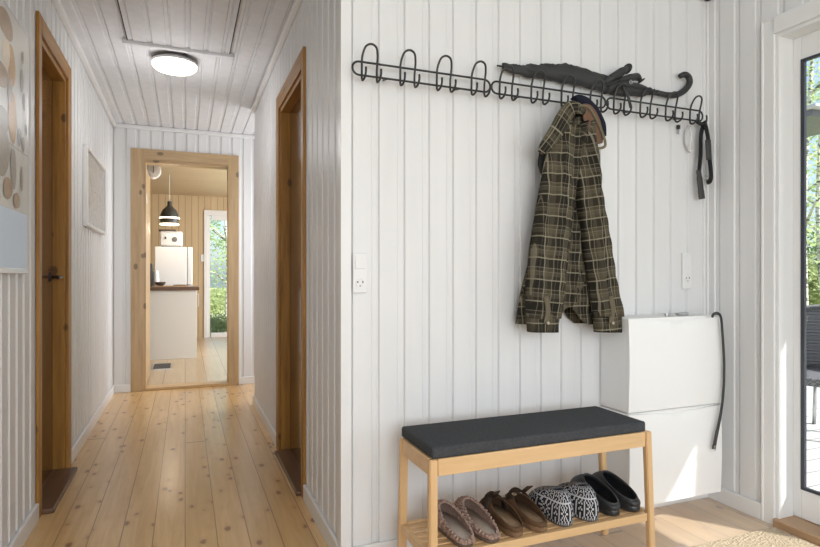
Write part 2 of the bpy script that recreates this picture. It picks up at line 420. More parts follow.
struct('wall_kitchen_front', bm, M['kwall'])

# corner board, baseboards, cornices
def trim(name, bm, m=None): return struct(name, bm, m or M['trimw'])
trim('trim_corner', B(XR-.010, XR+.028, YF-.010, YF+.03, 0, ZC, .002))
trim('trim_corner_side', B(XS-.010, XS+.0, YF-.010, YF, 0, ZC, .003))
def baseb(name, x0, x1, y0, y1): return trim(name, B(x0, x1, y0, y1, 0, .072, .004))
baseb('baseboard_left', XL, XL+.014, YB, LD[0]-.05); baseb('baseboard_left_far', XL, XL+.014, LD[1]+.085, YE)
baseb('baseboard_corridor_right', XR-.014, XR, YF-.012, RD[0]-.05); baseb('baseboard_corridor_right_far', XR-.014, XR, RD[1]+.085, YR)
baseb('baseboard_coat_wall', XR-.012, XS, YF-.014, YF)
baseb('baseboard_side', XS-.014, XS, SD[1]+.055, YF-.014)
bm = bmesh.new(); box(bm, XL, FD[0]-.09, YE-.014, YE, 0, .072, .004); box(bm, FD[1]+.07, 1.6, YE-.014, YE, 0, .072, .004); trim('baseboard_far', bm)
def cornice(name, x0, x1, y0, y1, h=.035):
    return trim(name, B(x0, x1, y0, y1, ZC-h, ZC, .006))
cornice('trim_cornice_left', XL, XL+.03, YB, YE); cornice('trim_cornice_corridor_right', XR-.03, XR, YF, YR, .03)
cornice('trim_cornice_far', XL, 1.6, YE-.03, YE); cornice('trim_cornice_coat_wall', XR, XS, YF-.04, YF, .055); cornice('trim_cornice_side', XS-.04, XS, YB, YF, .055)

# ------------------------------------------------------------------ added windows, all unseen, framing the fill lamps
def window(name, x0, x1, y0, y1, z0, z1, ax):
    fr = bmesh.new(); t = .05
    if ax == 'Y':      # lies in a plane of constant Y
        box(fr, x0, x1, y0, y1, z0, z0+t); box(fr, x0, x1, y0, y1, z1-t, z1); box(fr, x0, x0+t, y0, y1, z0+t, z1-t); box(fr, x1-t, x1, y0, y1, z0+t, z1-t)
        gb = B(x0+t, x1-t, (y0+y1)/2-.003, (y0+y1)/2+.003, z0+t, z1-t)
    else:
        box(fr, x0, x1, y0, y1, z0, z0+t); box(fr, x0, x1, y0, y1, z1-t, z1); box(fr, x0, x1, y0, y0+t, z0+t, z1-t); box(fr, x0, x1, y1-t, y1, z0+t, z1-t)
        gb = B((x0+x1)/2-.003, (x0+x1)/2+.003, y0+t, y1-t, z0+t, z1-t)
    o = struct(name, fr, M['trimw']); link('pane', gb, M['glass'], o); return o
window('added_window_1', XS-2.5, XS-.5, YB-.09, YB-.03, .45, 2.15, 'Y')
window('added_window_2', XS+.04, XS+.10, YF+.1-4.1, YF+.1-2.5, .7, 2.1, 'X')

window('added_window_3', XL-.10, XL-.04, -1.95, -.45, .7, 2.1, 'X')
window('added_window_4', 1.63, 1.68, YE-.75, YE-.15, .8, 2.0, 'X')
window('added_window_5', 2.62, 2.68, 6.2, 8.9, .85, 2.1, 'X')

# ------------------------------------------------------------------ doors in the corridor
def corridor_door(name, side, D, face, recess, cw, topw, handle):
    """side=-1 left wall, +1 right wall; face=wall X; recess=depth of the leaf"""
    s = side; y0, y1, zt = D
    def bx(bm, a, b, *r, **k): return box(bm, min(face+s*a, face+s*b), max(face+s*a, face+s*b), *r, **k)
    root = struct(name, bx(bmesh.new(), recess, recess+.04, y0+.03, y1-.03, .02, zt-.03, bev=.002), M['door'])
    fr = bmesh.new()
    bx(fr, -.001, .10, y0, y0+.03, 0, zt, bev=.002); bx(fr, -.001, .10, y1-.03, y1, 0, zt, bev=.002)
    link('jamb', fr, M['trimwood'], root)
    link('head_jamb', bx(bmesh.new(), -.001, .10, y0+.03, y1-.03, zt-.03, zt, bev=.002), M['trimwood_y'], root)
    fr = bmesh.new()
    bx(fr, -.013, 0, y0-cw*.6, y0+.006, 0, zt+topw, bev=.003); bx(fr, -.013, 0, y1-.008, y1+cw, 0, zt+topw, bev=.003)
    link('casing', fr, M['trimwood'], root)
    link('head_casing', bx(bmesh.new(), -.0133, 0, y0+.006, y1-.008, zt-.006, zt+topw, bev=.003), M['trimwood_y'], root)
    link('threshold', bx(bmesh.new(), -.058 if s < 0 else -.036, .13, y0+.0, y1-.03, .0, .022, bev=.004), M['thresh'], root)
    hy = y1-.09 if handle == 'lever' else y0+.10
    if handle == 'lever':
        hz = 1.03; b2 = bmesh.new()
        bx(b2, recess-.006, recess, hy-.022, hy+.022, hz-.022, hz+.022, bev=.004)
        h = link('handle_plate', b2, M['handle'], root)
        hb = tube(bmesh.new(), catmull([(face+s*recess, hy, hz), (face+s*(recess-.045), hy, hz), (face+s*(recess-.055), hy-.03, hz), (face+s*(recess-.055), hy-.12, hz-.004)], 5), .008)
        link('door_handle', hb, M['handle'], root, smooth=True)
    else:
        hz = 1.06; b2 = bmesh.new(); bx(b2, recess-.004, recess, hy-.016, hy+.016, hz-.03, hz+.08, bev=.001)
        link('lock_plate', b2, M['brass'], root)
        b2 = bmesh.new(); bx(b2, recess-.006, recess-.004, hy-.010, hy+.010, hz-.09, hz-.06, bev=.0008)
        link('keyhole', b2, M['plastic_d'], root)
    return root
corridor_door('door_1', -1, LD, XL, .055, .08, .075, 'lever')
corridor_door('door_2', 1, RD, XR, .050, .08, .08, 'lock')
# far doorway (open) : casing, jambs, threshold
bm = bmesh.new()
x0, x1, zt = FD
box(bm, x0-.095, x0+.006, YE-.018, YE, 0, zt+.09, .003); box(bm, x1-.027, x1+.070, YE-.018, YE, 0, zt+.09, .003)
box(bm, x0, x0+.028, YE, YE+.12, 0, zt, .002); box(bm, x1-.028, x1, YE, YE+.12, 0, zt, .002)
fo = struct('trim_far_doorway', bm, M['trimpale'])
bm = bmesh.new(); box(bm, x0+.006, x1-.027, YE-.0185, YE, zt-.006, zt+.09, .003); box(bm, x0+.028, x1-.028, YE, YE+.12, zt-.028, zt, .002)
link('head_casing', bm, M['trimpale_x'], fo)
link('threshold', B(x0+.028, x1-.028, YE-.02, YE+.13, 0, .025, .004), M['threshp'], fo)
# kitchen glazed door in the back wall
kx0, kx1 = .335, 1.25
bm = bmesh.new(); box(bm, kx0-.045, kx0+.01, 9.975, 10.0, 0, 2.12, .003); box(bm, kx1-.01, kx1+.08, 9.975, 10.0, 0, 2.12, .003); box(bm, kx0+.01, kx1-.01, 9.975, 10, 2.03, 2.12, .003)
box(bm, kx0, kx0+.05, 10, 10.06, 0, 2.03); box(bm, kx1-.07, kx1, 10, 10.06, 0, 2.03); box(bm, kx0+.07, kx1-.07, 10, 10.06, 1.96, 2.03); box(bm, kx0+.07, kx1-.07, 10, 10.06, 0, .07)
dk = struct('door_4', bm, M['trimw']); link('pane', B(kx0+.05, kx1-.07, 10.027, 10.033, .07, 1.96), M['glass'], dk)

# ------------------------------------------------------------------ glass entrance door
y0, y1, zt = SD
bm = bmesh.new()   # casing + reveal
box(bm, XS-.012, XS, y1-.002, y1+.052, 0, zt+.066, .003); box(bm, XS-.018, XS, y0-.072, y0+.002, 0, zt+.07, .003); box(bm, XS-.018, XS, y0+.002, y1-.002, zt-.002, zt+.07, .003)
box(bm, XS-.016, XS, y1+.044, y1+.054, 0, zt+.068, .003); box(bm, XS-.016, XS, y0-.074, y1+.044, zt+.058, zt+.068, .003)
box(bm, XS, XS+.16, y1-.014, y1, 0, zt, .001); box(bm, XS, XS+.16, y0, y0+.014, 0, zt, .001); box(bm, XS, XS+.16, y0+.014, y1-.014, zt-.014, zt, .001)
gd = struct('door_3', bm, M['trimw'])
bm = bmesh.new(); ya, yb = y0+.014, y1-.014
xa, xb = XS+.085, XS+.107
box(bm, xa, xb, yb-.034, yb, .035, zt-.014, .003); box(bm, xa, xb, ya, ya+.034, .035, zt-.014, .003)
box(bm, xa, xb, ya+.034, yb-.034, zt-.11, zt-.014, .003); box(bm, xa, xb, ya+.034, yb-.034, .035, .155, .003)
link('door_frame', bm, M['trimw'], gd)
bm = bmesh.new(); t = .012; ga, gb, g0, g1 = ya+.034, yb-.034, .155, zt-.11
box(bm, xa-.003, xa+.010, gb-t*1.3, gb, g0, g1); box(bm, xa-.003, xa+.010, ga, ga+t*1.3, g0, g1); box(bm, xa-.003, xa+.010, ga+t, gb-t, g1-t, g1); box(bm, xa-.003, xa+.010, ga+t, gb-t, g0, g0+t)
link('glazing_gasket', bm, mat('dark_blue_gasket', (.03, .035, .05), .35), gd)
link('pane', B(xa+.008, xa+.013, ga+t, gb-t, g0+t, g1-t), M['glass'], gd)
link('threshold', B(XS-.02, XS+.20, y0+.0, y1-.0, 0, .032, .004), wood('oak_threshold', (.36, .22, .12), (.48, .31, .18), .4, 'Y', knots=False), gd)

# ------------------------------------------------------------------ ceiling hatch, lamp
hx0, hx1, hy0, hy1 = -.30, .245, 2.55, 3.55
hat = thing('ceiling_hatch', 'white boarded ceiling hatch with a raised trim edge, in front of the lamp', 'hatch', ((hx0+hx1)/2, (hy0+hy1)/2, ZC-.03))
bm = bmesh.new()
pts, at = profile(hx1-hx0, .02, .1)
us = sorted(set([round(u, 5) for u, _ in pts if 0 < u < hx1-hx0]+[0, hx1-hx0]))
for a, b in zip(us, us[1:]):
    xa_, xb_ = hx0+a, hx0+b; oa, ob = ZC-.012-at(a+1e-6), ZC-.012-at(b-1e-6)
    v = [bm.verts.new(q) for q in ((xa_, hy0, oa), (xb_, hy0, ob), (xb_, hy1, ob), (xa_, hy1, oa), (xa_, hy0, ZC-.002), (xb_, hy0, ZC-.002), (xb_, hy1, ZC-.002), (xa_, hy1, ZC-.002))]
    for f in ((3, 2, 1, 0), (4, 5, 6, 7), (0, 1, 5, 4), (2, 3, 7, 6)): bm.faces.new([v[i] for i in f])
bmesh.ops.remove_doubles(bm, verts=bm.verts, dist=1e-5)
link('hatch_panel', bm, M['ceil'], hat)
link('hatch_trim', B(hx0-.03, hx1+.03, hy1, hy1+.03, ZC-.028, ZC-.001, .003), M['ceil'], hat)
dk_ = mat('dark_gap', (.05, .045, .04), .9)
for g_ in (hx0-.006, hx1): link('hatch_gap', B(g_, g_+.006, hy0, hy1, ZC-.010, ZC-.001), dk_, hat)
lx, ly = -.06, 3.78
lamp = thing('ceiling_lamp', 'round flush white ceiling lamp, lit, on the corridor ceiling', 'lamp', (lx, ly, ZC-.075))
link('lamp_base', lathe(bmesh.new(), [(.10, ZC-.001), (.10, ZC-.016), (.128, ZC-.02), (.131, ZC-.03), (.131, ZC-.036), (.13, ZC-.037)][::-1], (lx, ly, 0), 48), M['steel'], lamp, angle=40)
link('lamp_shade', lathe(bmesh.new(), [(.02, ZC-.078), (.08, ZC-.075), (.112, ZC-.066), (.127, ZC-.052), (.130, ZC-.038), (.12, ZC-.036)], (lx, ly, 0), 48), M['diffuser'], lamp, smooth=True)
light('ceiling_lamp_light', 'POINT', (lx, ly, ZC-.42), 6.5, (.97, .97, 1)).data.shadow_soft_size = .12

# ------------------------------------------------------------------ pictures on the left wall
pic = thing('wall_picture', 'large frameless pebble print with a pale blue lower field, beside the left door', 'picture', (XL, 2.29, 1.04))
px_ = XL+.006
link('backing', B(px_, px_+.012, 1.80, 2.605, 1.045, 1.975, .001), M['steel'], pic)
def ell(bm, cy, cz, ry, rz, x, rot=0, mi=0, n=28, irr=.06):
    ph = random.random()*6; c_ = bm.verts.new((x+.0012, cy, cz)); ring = []
    for k in range(n):
        a = 2*pi*k/n; r = 1+irr*sin(2*a+ph)+irr*.5*sin(3*a+ph*2)
        yy, zz = ry*r*cos(a), rz*r*sin(a)
        ring.append(bm.verts.new((x, cy+yy*cos(rot)-zz*sin(rot), cz+yy*sin(rot)+zz*cos(rot))))
    for k in range(n):
        bm.faces.new((c_, ring[k], ring[(k+1) % n])).material_index = mi
bm = bmesh.new(); x = px_+.0125
def quad(bm, ya, yb, za, zb, x, mi):
    v = [bm.verts.new(q) for q in ((x, ya, za), (x, yb, za), (x, yb, zb), (x, ya, zb))]; bm.faces.new(v).material_index = mi
quad(bm, 1.81, 2.595, 1.275, 1.965, x, 0); quad(bm, 1.81, 2.595, 1.065, 1.273, x, 1); quad(bm, 1.81, 2.595, 1.05, 1.065, x, 2); quad(bm, 1.81, 2.595, 1.500, 1.503, x+.0004, 5)
xs = x+.0006
for cy, cz, ry, rz, mi in ((2.40, 1.90, .085, .05, 3), (2.42, 1.80, .06, .055, 6), (2.47, 1.78, .05, .07, 4), (2.33, 1.71, .10, .045, 3), (2.45, 1.68, .03, .05, 5), (2.48, 1.60, .048, .095, 4), (2.60, 1.77, .022, .045, 5), (2.635, 1.70, .014, .035, 7),
        (2.57, 1.55, .022, .035, 7), (2.62, 1.535, .017, .03, 5), (2.36, 1.56, .07, .05, 5), (2.36, 1.46, .08, .09, 5), (2.49, 1.42, .034, .075, 5), (2.60, 1.40, .018, .045, 5), (2.42, 1.34, .05, .04, 3), (2.53, 1.31, .04, .03, 3), (2.20, 1.88, .1, .07, 3), (2.15, 1.65, .09, .13, 6),
        (2.1, 1.4, .12, .10, 5), (2.24, 1.52, .05, .08, 4), (2.0, 1.8, .08, .1, 5), (2.61, 1.86, .012, .025, 5), (2.66, 1.60, .010, .02, 7)):
    ell(bm, cy-.09, cz, ry, rz, xs, 0, mi); xs += .00012
def printm(n, a, b, s=40):
    m = mat(n, a, .38, spec=.3); g = N(m); g.col(g.mix(g.noise(g.tc(), s, 4, .6), a, b)); return m
o = link('print', bm, [printm('print_ground', (.60, .61, .59), (.72, .72, .69), 12), mat('print_pale_blue', (.62, .75, .93), .35, spec=.3), mat('print_edge', (.75, .80, .85), .12),
     printm('pebble_tan', (.28, .19, .12), (.52, .38, .25)), printm('pebble_orange', (.40, .22, .06), (.66, .42, .17), 60), printm('pebble_grey', (.27, .25, .22), (.46, .43, .37)),
     printm('pebble_cream', (.70, .58, .44), (.85, .76, .62)), printm('pebble_slate', (.24, .25, .27), (.34, .35, .37))], pic)
pic2 = thing('framed_drawing', 'small white framed pale grey drawing between the left door and the far doorway', 'picture', (XL, 4.43, 1.34))
bm = bmesh.new(); y0, y1, z0, z1 = 4.0, 4.87, 1.345, 1.85; t = .022
for r in ((y0, y1, z0, z0+t), (y0, y1, z1-t, z1), (y0, y0+t, z0+t, z1-t), (y1-t, y1, z0+t, z1-t)): box(bm, XL+.001, XL+.028, *r, bev=.002)
link('picture_frame', bm, painted('picture_frame_white', (.70, .69, .67), .35, .02), pic2)
m = mat('pale_drawing', (.55, .55, .54), .25); g = N(m); v = g.tc()
wv = g.noise(v, 9, 5, .7, 1.5); g.col(g.ramp(wv, [(.35, (.33, .33, .33)), (.48, (.52, .52, .51)), (.6, (.42, .43, .43)), (.7, (.58, .57, .55))]))
link('drawing', B(XL+.004, XL+.014, y0+t, y1-t, z0+t, z1-t), m, pic2)

# ------------------------------------------------------------------ sockets
def socket(X, Yw, zc, w_, label, name='wall_socket', hgt=.165):
    hh = hgt/2
    t = thing(name, label, 'socket', (X, Yw, zc-hh), 'white wall sockets')
    link('cover', B(X-w_/2, X+w_/2, Yw-.014, Yw, zc-hh, zc+hh, .003), M['plastic_w'], t)
    bm = bmesh.new(); box(bm, X-w_/2+.007, X+w_/2-.007, Yw-.018, Yw-.013, zc+.015, zc+hh-.010, .002)
    link('switch', bm, M['plastic_w'], t)
    r = w_/2-.009
    bm = lathe(bmesh.new(), [(r, .0), (r, .0025), (r-.004, .0025), (r-.006, .0006), (.001, .0006)], (X, Yw-.0142, zc-.035), 28, axis='Y')
    link('outlet_well', bm, M['plastic_w'], t, angle=35)
    bm = bmesh.new()
    for dx, dz in ((-.0095, .003), (.0095, .003), (0, -.012)):
        lathe(bm, [(.003, 0), (.003, .002), (.0005, .0021)], (X+dx, Yw-.0144, zc-.035+dz), 10, axis='Y')
    link('pin_hole', bm, M['plastic_d'], t)
a = P(359, 273, YF); socket(a.x, YF, a.z, .052, 'white socket with switch on the corner by the coat wall, below the rack start', hgt=.142)
a = P(685, 271, YF); socket(a.x, YF, a.z, .052, 'white socket with switch above the white shoe cabinet')

# ------------------------------------------------------------------ coat racks
def rack(X0, label):
    t = thing('coat_rack', label, 'coat rack', (X0, YF, 1.74), 'black wire coat racks in a row')
    L = .547; yb = YF-.048; zt, zb = 1.787, 1.740; r = .0033; R = (zt-zb)/2; zc = (zt+zb)/2; r = .004
    bm = bmesh.new(); pts = []
    for k in range(9): a = pi/2+pi*k/8; pts.append((X0+R+R*cos(a), yb, zc+R*sin(a)))
    for k in range(9): a = -pi/2+pi*k/8; pts.append((X0+L-R+R*cos(a), yb, zc+R*sin(a)))
    tube(bm, pts, r, 8, closed=True, up=(0, 1, 0))
    link('wire_frame', bm, M['black'], t, smooth=True)
    for sx in (.13, .42):
        bm = bmesh.new(); tube(bm, [(X0+sx, yb, zb), (X0+sx, YF-.001, zb+.010)], .0035)
        link('wall_bracket', bm, M['black'], t, smooth=True)
    for i in range(4):
        cx = X0+.060+.1437*i; hw = .0275; y_ = yb-.006
        pts = [(cx-hw+.004, y_-.036, 1.755), (cx-hw+.003, y_-.038, 1.738), (cx-hw+.002, y_-.030, 1.723), (cx-hw, y_-.012, 1.717), (cx-hw, y_, 1.728), (cx-hw, y_, 1.765), (cx-hw-.001, y_-.004, 1.79), (cx-hw+.001, y_-.012, 1.812), (cx-hw*.68, y_-.022, 1.833), (cx, y_-.026, 1.841)]
        pts2 = [(2*cx-p[0], p[1], p[2]) for p in pts[5:-1]][::-1]+[(p[0]+2*hw, p[1], p[2]) for p in pts[:5]][::-1]
        bm = tube(bmesh.new(), catmull(pts+pts2, 5), .0040, 8)
        link('hook', bm, M['black'], t, smooth=True)
    return t
rack(.541, 'black wire coat rack with empty hooks, the one nearest the corridor')
rack(1.094, 'black wire coat rack holding the plaid jacket, the middle one of three')
rack(1.647, 'black wire coat rack nearest the glass door, under the umbrella handle')

# ------------------------------------------------------------------ umbrella
um = thing('umbrella', 'folded black umbrella with crook handle lying on top of the wire racks', 'umbrella', (1.6, 1.90, 1.80))
YU = 1.918
def px_path(pts, Y=YU): return [P(x, y, Y) for x, y in pts]
bm = bmesh.new()
core = catmull(px_path([(503, 66), (515, 69), (530, 71), (548, 72), (568, 74), (590, 80), (610, 86), (630, 90), (655, 93)]), 6)
rad = []
ctl = [.008, .015, .024, .032, .038, .037, .034, .026, .008]
for i in range(len(core)):
    f = i/(len(core)-1)*(len(ctl)-1); k = min(int(f), len(ctl)-2); rad.append(ctl[k]+(ctl[k+1]-ctl[k])*(f-k))
tube(bm, core, [min(r, .022) for r in rad], 20, ry=rad, up=(0, 0, 1))
bm.normal_update()
for v in bm.verts:
    n_ = v.normal; v.co += n_*(.0035*sin(v.co.x*35+v.co.z*260)+.003*sin(v.co.z*420+v.co.x*120)); v.co.y = min(v.co.y, 1.944)
link('canopy', bm, M['umb'], um, smooth=True)
for pp, ww in (([(603, 84), (612, 78), (620, 73), (627, 69)], [.020, .032, .034, .018]), ([(618, 82), (628, 79), (636, 77), (641, 81)], [.020, .030, .022, .006]), ([(606, 90), (622, 86), (640, 88), (652, 92)], [.026, .028, .020, .006])):
    c_ = catmull(px_path(pp, YU-.010), 5); rr = [ww[min(int(i/(len(c_)-1)*3), 2)]*(1-((i/(len(c_)-1)*3) % 1))+ww[min(int(i/(len(c_)-1)*3)+1, 3)]*((i/(len(c_)-1)*3) % 1) for i in range(len(c_))]
    link('canopy_fold', tube(bmesh.new(), c_, [r*.55 for r in rr], 12, ry=rr, up=(0, -1, .3)), M['umb'], um, smooth=True)
link('shaft', tube(bmesh.new(), px_path([(640, 92.5), (664, 95)]), .0055, 10), M['black'], um, smooth=True)
hp = catmull(px_path([(656, 92.5), (667, 95), (677, 94.5), (685, 90), (689.5, 83), (688.5, 77), (684.5, 74.5), (680.5, 76)]), 6)
link('handle', tube(bmesh.new(), hp, [.012+.002*sin(pi*i/(len(hp)-1)) for i in range(len(hp))], 14), M['rubber'], um, smooth=True)
link('closing_strap', tube(bmesh.new(), catmull(px_path([(624, 86), (628, 96), (631, 108)], YU-.04), 5), .0085, 8, ry=.0015, up=(0, 1, 0)), M['umb'], um, smooth=True)
q = P(631, 82, YU-.04)
bm = bmesh.new(); tube(bm, [q+Vector((.008*cos(k*pi/8), 0, .008*sin(k*pi/8))) for k in range(16)], .0012, 6, closed=True, up=(0, 1, 0)); tube(bm, [q+Vector((-.004, 0, -.003)), q+Vector((.001, 0, .004)), q+Vector((.004, 0, -.002))], .001, 6)
link('round_emblem', bm, M['knitw'], um, smooth=True)
link('ferrule', tube(bmesh.new(), px_path([(497, 65.5), (506, 67)]), [.003, .005], 10), M['black'], um, smooth=True)

# ------------------------------------------------------------------ plaid jacket
jk = thing('plaid_jacket', 'olive brown plaid flannel overshirt hanging by its collar from the middle rack', 'jacket', P(568, 331, 1.86))
def uvset(bm, fn):
    L = bm.loops.layers.uv.verify()
    for f in bm.faces:
        for lp in f.loops: lp[L].uv = fn[lp.vert]
def interp(rows, t):
    for a, b in zip(rows, rows[1:]):
        if a[0] <= t <= b[0]:
            k = (t-a[0])/(b[0]-a[0]); return [a[i]+(b[i]-a[i])*k for i in range(len(a))]
    return list(rows[-1] if t > rows[-1][0] else rows[0])
def cloth(name, rows, Yc, depth, m=None, parent=None, n=48, folds=(), hem=None, uvoff=(0, 0), rot=0, step=4, uvscale=1.0, flat=.75):
    """closed, softly folded fabric volume between the left and right outlines (y, xl, xr)"""
    bm = bmesh.new(); rings = []; uvm = {}
    y0, y1 = rows[0][0], rows[-1][0]; cnt = max(6, int((y1-y0)/step))
    for i in range(cnt+1):
        y = y0+(y1-y0)*i/cnt; _, xl, xr = interp(rows, y)
        A, D = P(xl, y, Yc), P(xr, y, Yc); cx, hw = (A.x+D.x)/2, (D.x-A.x)/2; z = (A.z+D.z)/2; zs = (D.z-A.z)/2
        dep = depth(y) if callable(depth) else depth
        ring = []
        for k in range(n):
            a = 2*pi*k/n; ca, sa = cos(a), sin(a)
            ex = math.copysign(abs(ca)**flat, ca); ey = math.copysign(abs(sa)**flat, sa)
            X = cx+hw*ex; Y = Yc+dep*ey; Z = z+zs*ex
            for (fq, am, ph, sl) in folds:
                Y += am*sin(ex*fq+ph+sl*(z-1.2))*abs(ey)**.5*(-1 if sa < 0 else .3)
            Y += .0025*sin(z*70+ex*5)*(1 if sa < 0 else 0)
            v = bm.verts.new((X, Y, Z))
            if hem: v.co.z += hem(ex, (y-y0)/(y1-y0))
            ring.append(v); s = (cx+hw*ex); tt = v.co.z
            uu, vv = s*cos(rot)-tt*sin(rot), s*sin(rot)+tt*cos(rot)
            uvm[v] = (uu*uvscale+uvoff[0]+.25*ey*dep, vv*uvscale+uvoff[1])
        rings.append(ring)
    for i in range(cnt):
        for k in range(n): bm.faces.new((rings[i][k], rings[i][(k+1) % n], rings[i+1][(k+1) % n], rings[i+1][k]))
    bm.faces.new(rings[0])
    if not hem: bm.faces.new(rings[-1][::-1])
    uvset(bm, uvm)
    return link(name, bm, m or M['plaid'], parent, smooth=True)
# body
cloth('body', [(112, 568, 592), (125, 560, 594), (140, 551, 596), (155, 545, 598), (180, 544, 600), (205, 541, 601), (250, 532, 604), (296, 520, 607), (324, 516, 608)], 1.895, lambda y: .014+.022*min(1, (y-105)/70), parent=jk,
      folds=((9, .010, 0, 2), (17, .006, 1, -3)), hem=lambda ex, t: (.085*max(0, 1-abs(ex+.0)/.34)**1.3 - .0*ex)*max(0, (t-.75)/.25), uvoff=(.01, .02))
# front placket panel between the sleeves
cloth('front_panel', [(118, 574, 586), (140, 572, 590), (170, 571, 590), (215, 568, 589), (260, 563, 587), (290, 558, 582), (313, 556.5, 577)], 1.856, .012, parent=jk, folds=((7, .008, 1.2, 5),), hem=lambda ex, t: .022*(ex+1)*max(0, (t-.8)/.2), uvoff=(.05, .05), rot=.06)
# sleeves
sl = cloth('sleeve', [(126, 560, 576), (136, 552, 578), (150, 547, 579), (175, 543, 577), (204, 538, 573), (250, 531, 568), (296, 527.5, 562), (318, 527.5, 558)], 1.83, lambda y: .022+.020*min(1, (y-120)/60), parent=jk, folds=((5, .011, .5, 6), (13, .006, 0, -9)), uvoff=(.02, .04), rot=.10)
cloth('cuff', [(313, 527.5, 558.5), (322, 527.8, 558), (332, 528.5, 557)], 1.829, .034, parent=jk, folds=((6, .003, 0, 0),), uvoff=(.0, .03), rot=.04, step=3)
sr = cloth('sleeve', [(122, 582, 592), (136, 578, 594), (150, 576, 596.5), (180, 576, 599), (210, 579, 603), (250, 584, 609), (290, 590, 615), (316, 594, 620)], 1.83, lambda y: .020+.018*min(1, (y-120)/60), parent=jk, folds=((5, .011, 2.0, -7), (13, .006, 1, 9)), uvoff=(.07, .01), rot=-.16)
cloth('cuff', [(312, 593.5, 620), (322, 594.5, 620.5), (332, 595.5, 619.5)], 1.829, .032, parent=jk, folds=((6, .003, 1, 0),), uvoff=(.04, .03), rot=-.05, step=3)
# cuff tabs with buttons
for x_, y_ in ((547, 296), (612, 296)):
    p_ = catmull(px_path([(x_-1, y_), (x_+1, y_+14), (x_-1, y_+28)], 1.788), 4)
    link('cuff_placket', tube(bmesh.new(), p_, .012, 10, ry=.003, up=(0, 1, 0)), fabric('faded_flannel_edge_%d' % x_, (.13, .11, .075), .95, 200), jk, smooth=True)
    q = P(x_+1, y_+27, 1.782); link('button', lathe(bmesh.new(), [(.006, 0), (.006, .003), (.001, .0035)], q, 14, axis='Y'), mat('horn_button_%d' % x_, (.35, .30, .24), .4), jk)
# collar: turned-out plaid band on the left, brown-lined flap right, navy inside
def ribbon(name, pts, wid, Y, th, m, parent, uvoff=(0, 0), uv=True, ys=None):
    path = catmull([P(x, y, Y if ys is None else ys[i]) for i, (x, y) in enumerate(pts)], 7); n = len(path); ws = []
    for i in range(n):
        f = i/(n-1)*(len(wid)-1); k = min(int(f), len(wid)-2); ws.append(wid[k]+(wid[k+1]-wid[k])*(f-k))
    bm = tube(bmesh.new(), path, ws, 20, ry=th, up=(0, -1, 0))
    if uv:
        u = {}; seg = 20
        bm.verts.ensure_lookup_table()
        for idx, v in enumerate(bm.verts):
            i = idx//seg; k = idx % seg; u[v] = (cos(2*pi*k/seg)*ws[min(i, n-1)]+uvoff[0], i/n*.28+uvoff[1])
        uvset(bm, u)
    return link(name, bm, m, parent, smooth=True)
ribbon('collar', [(585, 113), (578, 108), (570, 109), (562, 121), (554, 135), (545, 147), (540, 153)], [.010, .024, .030, .034, .031, .026, .010], 1.81, .009, M['plaid'], jk, (.02, .03), ys=(1.82, 1.815, 1.81, 1.80, 1.80, 1.805, 1.82))
ribbon('lining', [(580, 107), (587, 111), (592, 121), (596, 134), (598, 144)], [.008, .032, .040, .036, .022], 1.82, .008, M['brownlin'], jk, uv=False)
ribbon('collar_edge', [(578, 106), (588, 107), (596, 119), (602, 132), (605, 146), (593, 149)], [.0035, .005, .005, .006, .006, .004], 1.808, .004, fabric('cream_flannel_edge', (.15, .13, .085), .95, 200), jk, uv=False)
ribbon('hood_lining', [(573, 98), (578, 99), (585, 104), (593, 114), (600, 126), (603, 137)], [.004, .018, .030, .036, .028, .008], 1.845, .018, M['navy'], jk, uv=False)
ribbon('back_yoke', [(543, 150), (542, 165), (546, 180)], [.014, .018, .008], 1.87, .012, M['strap'], jk, uv=False)

# ------------------------------------------------------------------ dog leash, tag, clear case
ls = thing('dog_leash', 'black webbing leash with clips hanging from a small hook by the wall corner', 'leash', (2.21, 1.9, 1.45))
YL = 1.915
link('wall_hook', tube(bmesh.new(), catmull([P(707, 117, YL-.02), P(706.5, 122, YL-.02), P(703, 125, YL), P(699, 124, 1.947)], 5), .003, 8), M['black'], ls, smooth=True)
def strap(name, pts, w_, th=.002, Y=YL): return link(name, tube(bmesh.new(), catmull([P(x, y, Y) for x, y in pts], 6), w_, 8, ry=th, up=(0, 1, 0)), M['strap'], ls, smooth=True)
strap('strap', [(704, 123), (701, 135), (700.5, 155), (699, 172)], .0125)
strap('strap', [(705, 123), (708, 138), (709.5, 158), (711, 178), (707, 182)], .0135, .004, YL-.008)
strap('strap', [(697, 122), (702, 124), (706, 122)], .009, .006)
link('grip', tube(bmesh.new(), catmull([P(698.5, 170, YL-.006), P(700, 183, YL-.006), P(702, 199, YL-.006)], 6), [.013]*4+[.016]*5+[.018]*4, 12, ry=.008, up=(0, 1, 0)), M['rubber'], ls, smooth=True)
link('buckle', tube(bmesh.new(), catmull([P(708, 140, YL-.018), P(708.5, 150, YL-.018), P(709, 160, YL-.018)], 3), .017, 10, ry=.007, up=(0, 1, 0)), M['rubber'], ls, smooth=True)
bm = bmesh.new(); q = P(706, 178, YL-.014)
tube(bm, [q+Vector((.012*cos(a_*pi/6), 0, .010*sin(a_*pi/6))) for a_ in range(12)], .0025, 8, closed=True, up=(0, 1, 0)); link('ring', bm, M['steel'], ls, smooth=True)
a = P(690, 141, 1.93)
m_ = thing('clear_case', 'small cloudy clear plastic holder on the wall below the rack, left of the leash', 'holder', (a.x, 1.94, a.z-.04))
link('shell', tube(bmesh.new(), [P(689, 126, 1.932), P(687.5, 133, 1.932), P(688, 142, 1.932), P(690, 150, 1.932), P(691, 152, 1.932)], [.010, .017, .021, .014, .004], 16, ry=.009, up=(0, 1, 0)), M['clearpl'], m_, smooth=True)
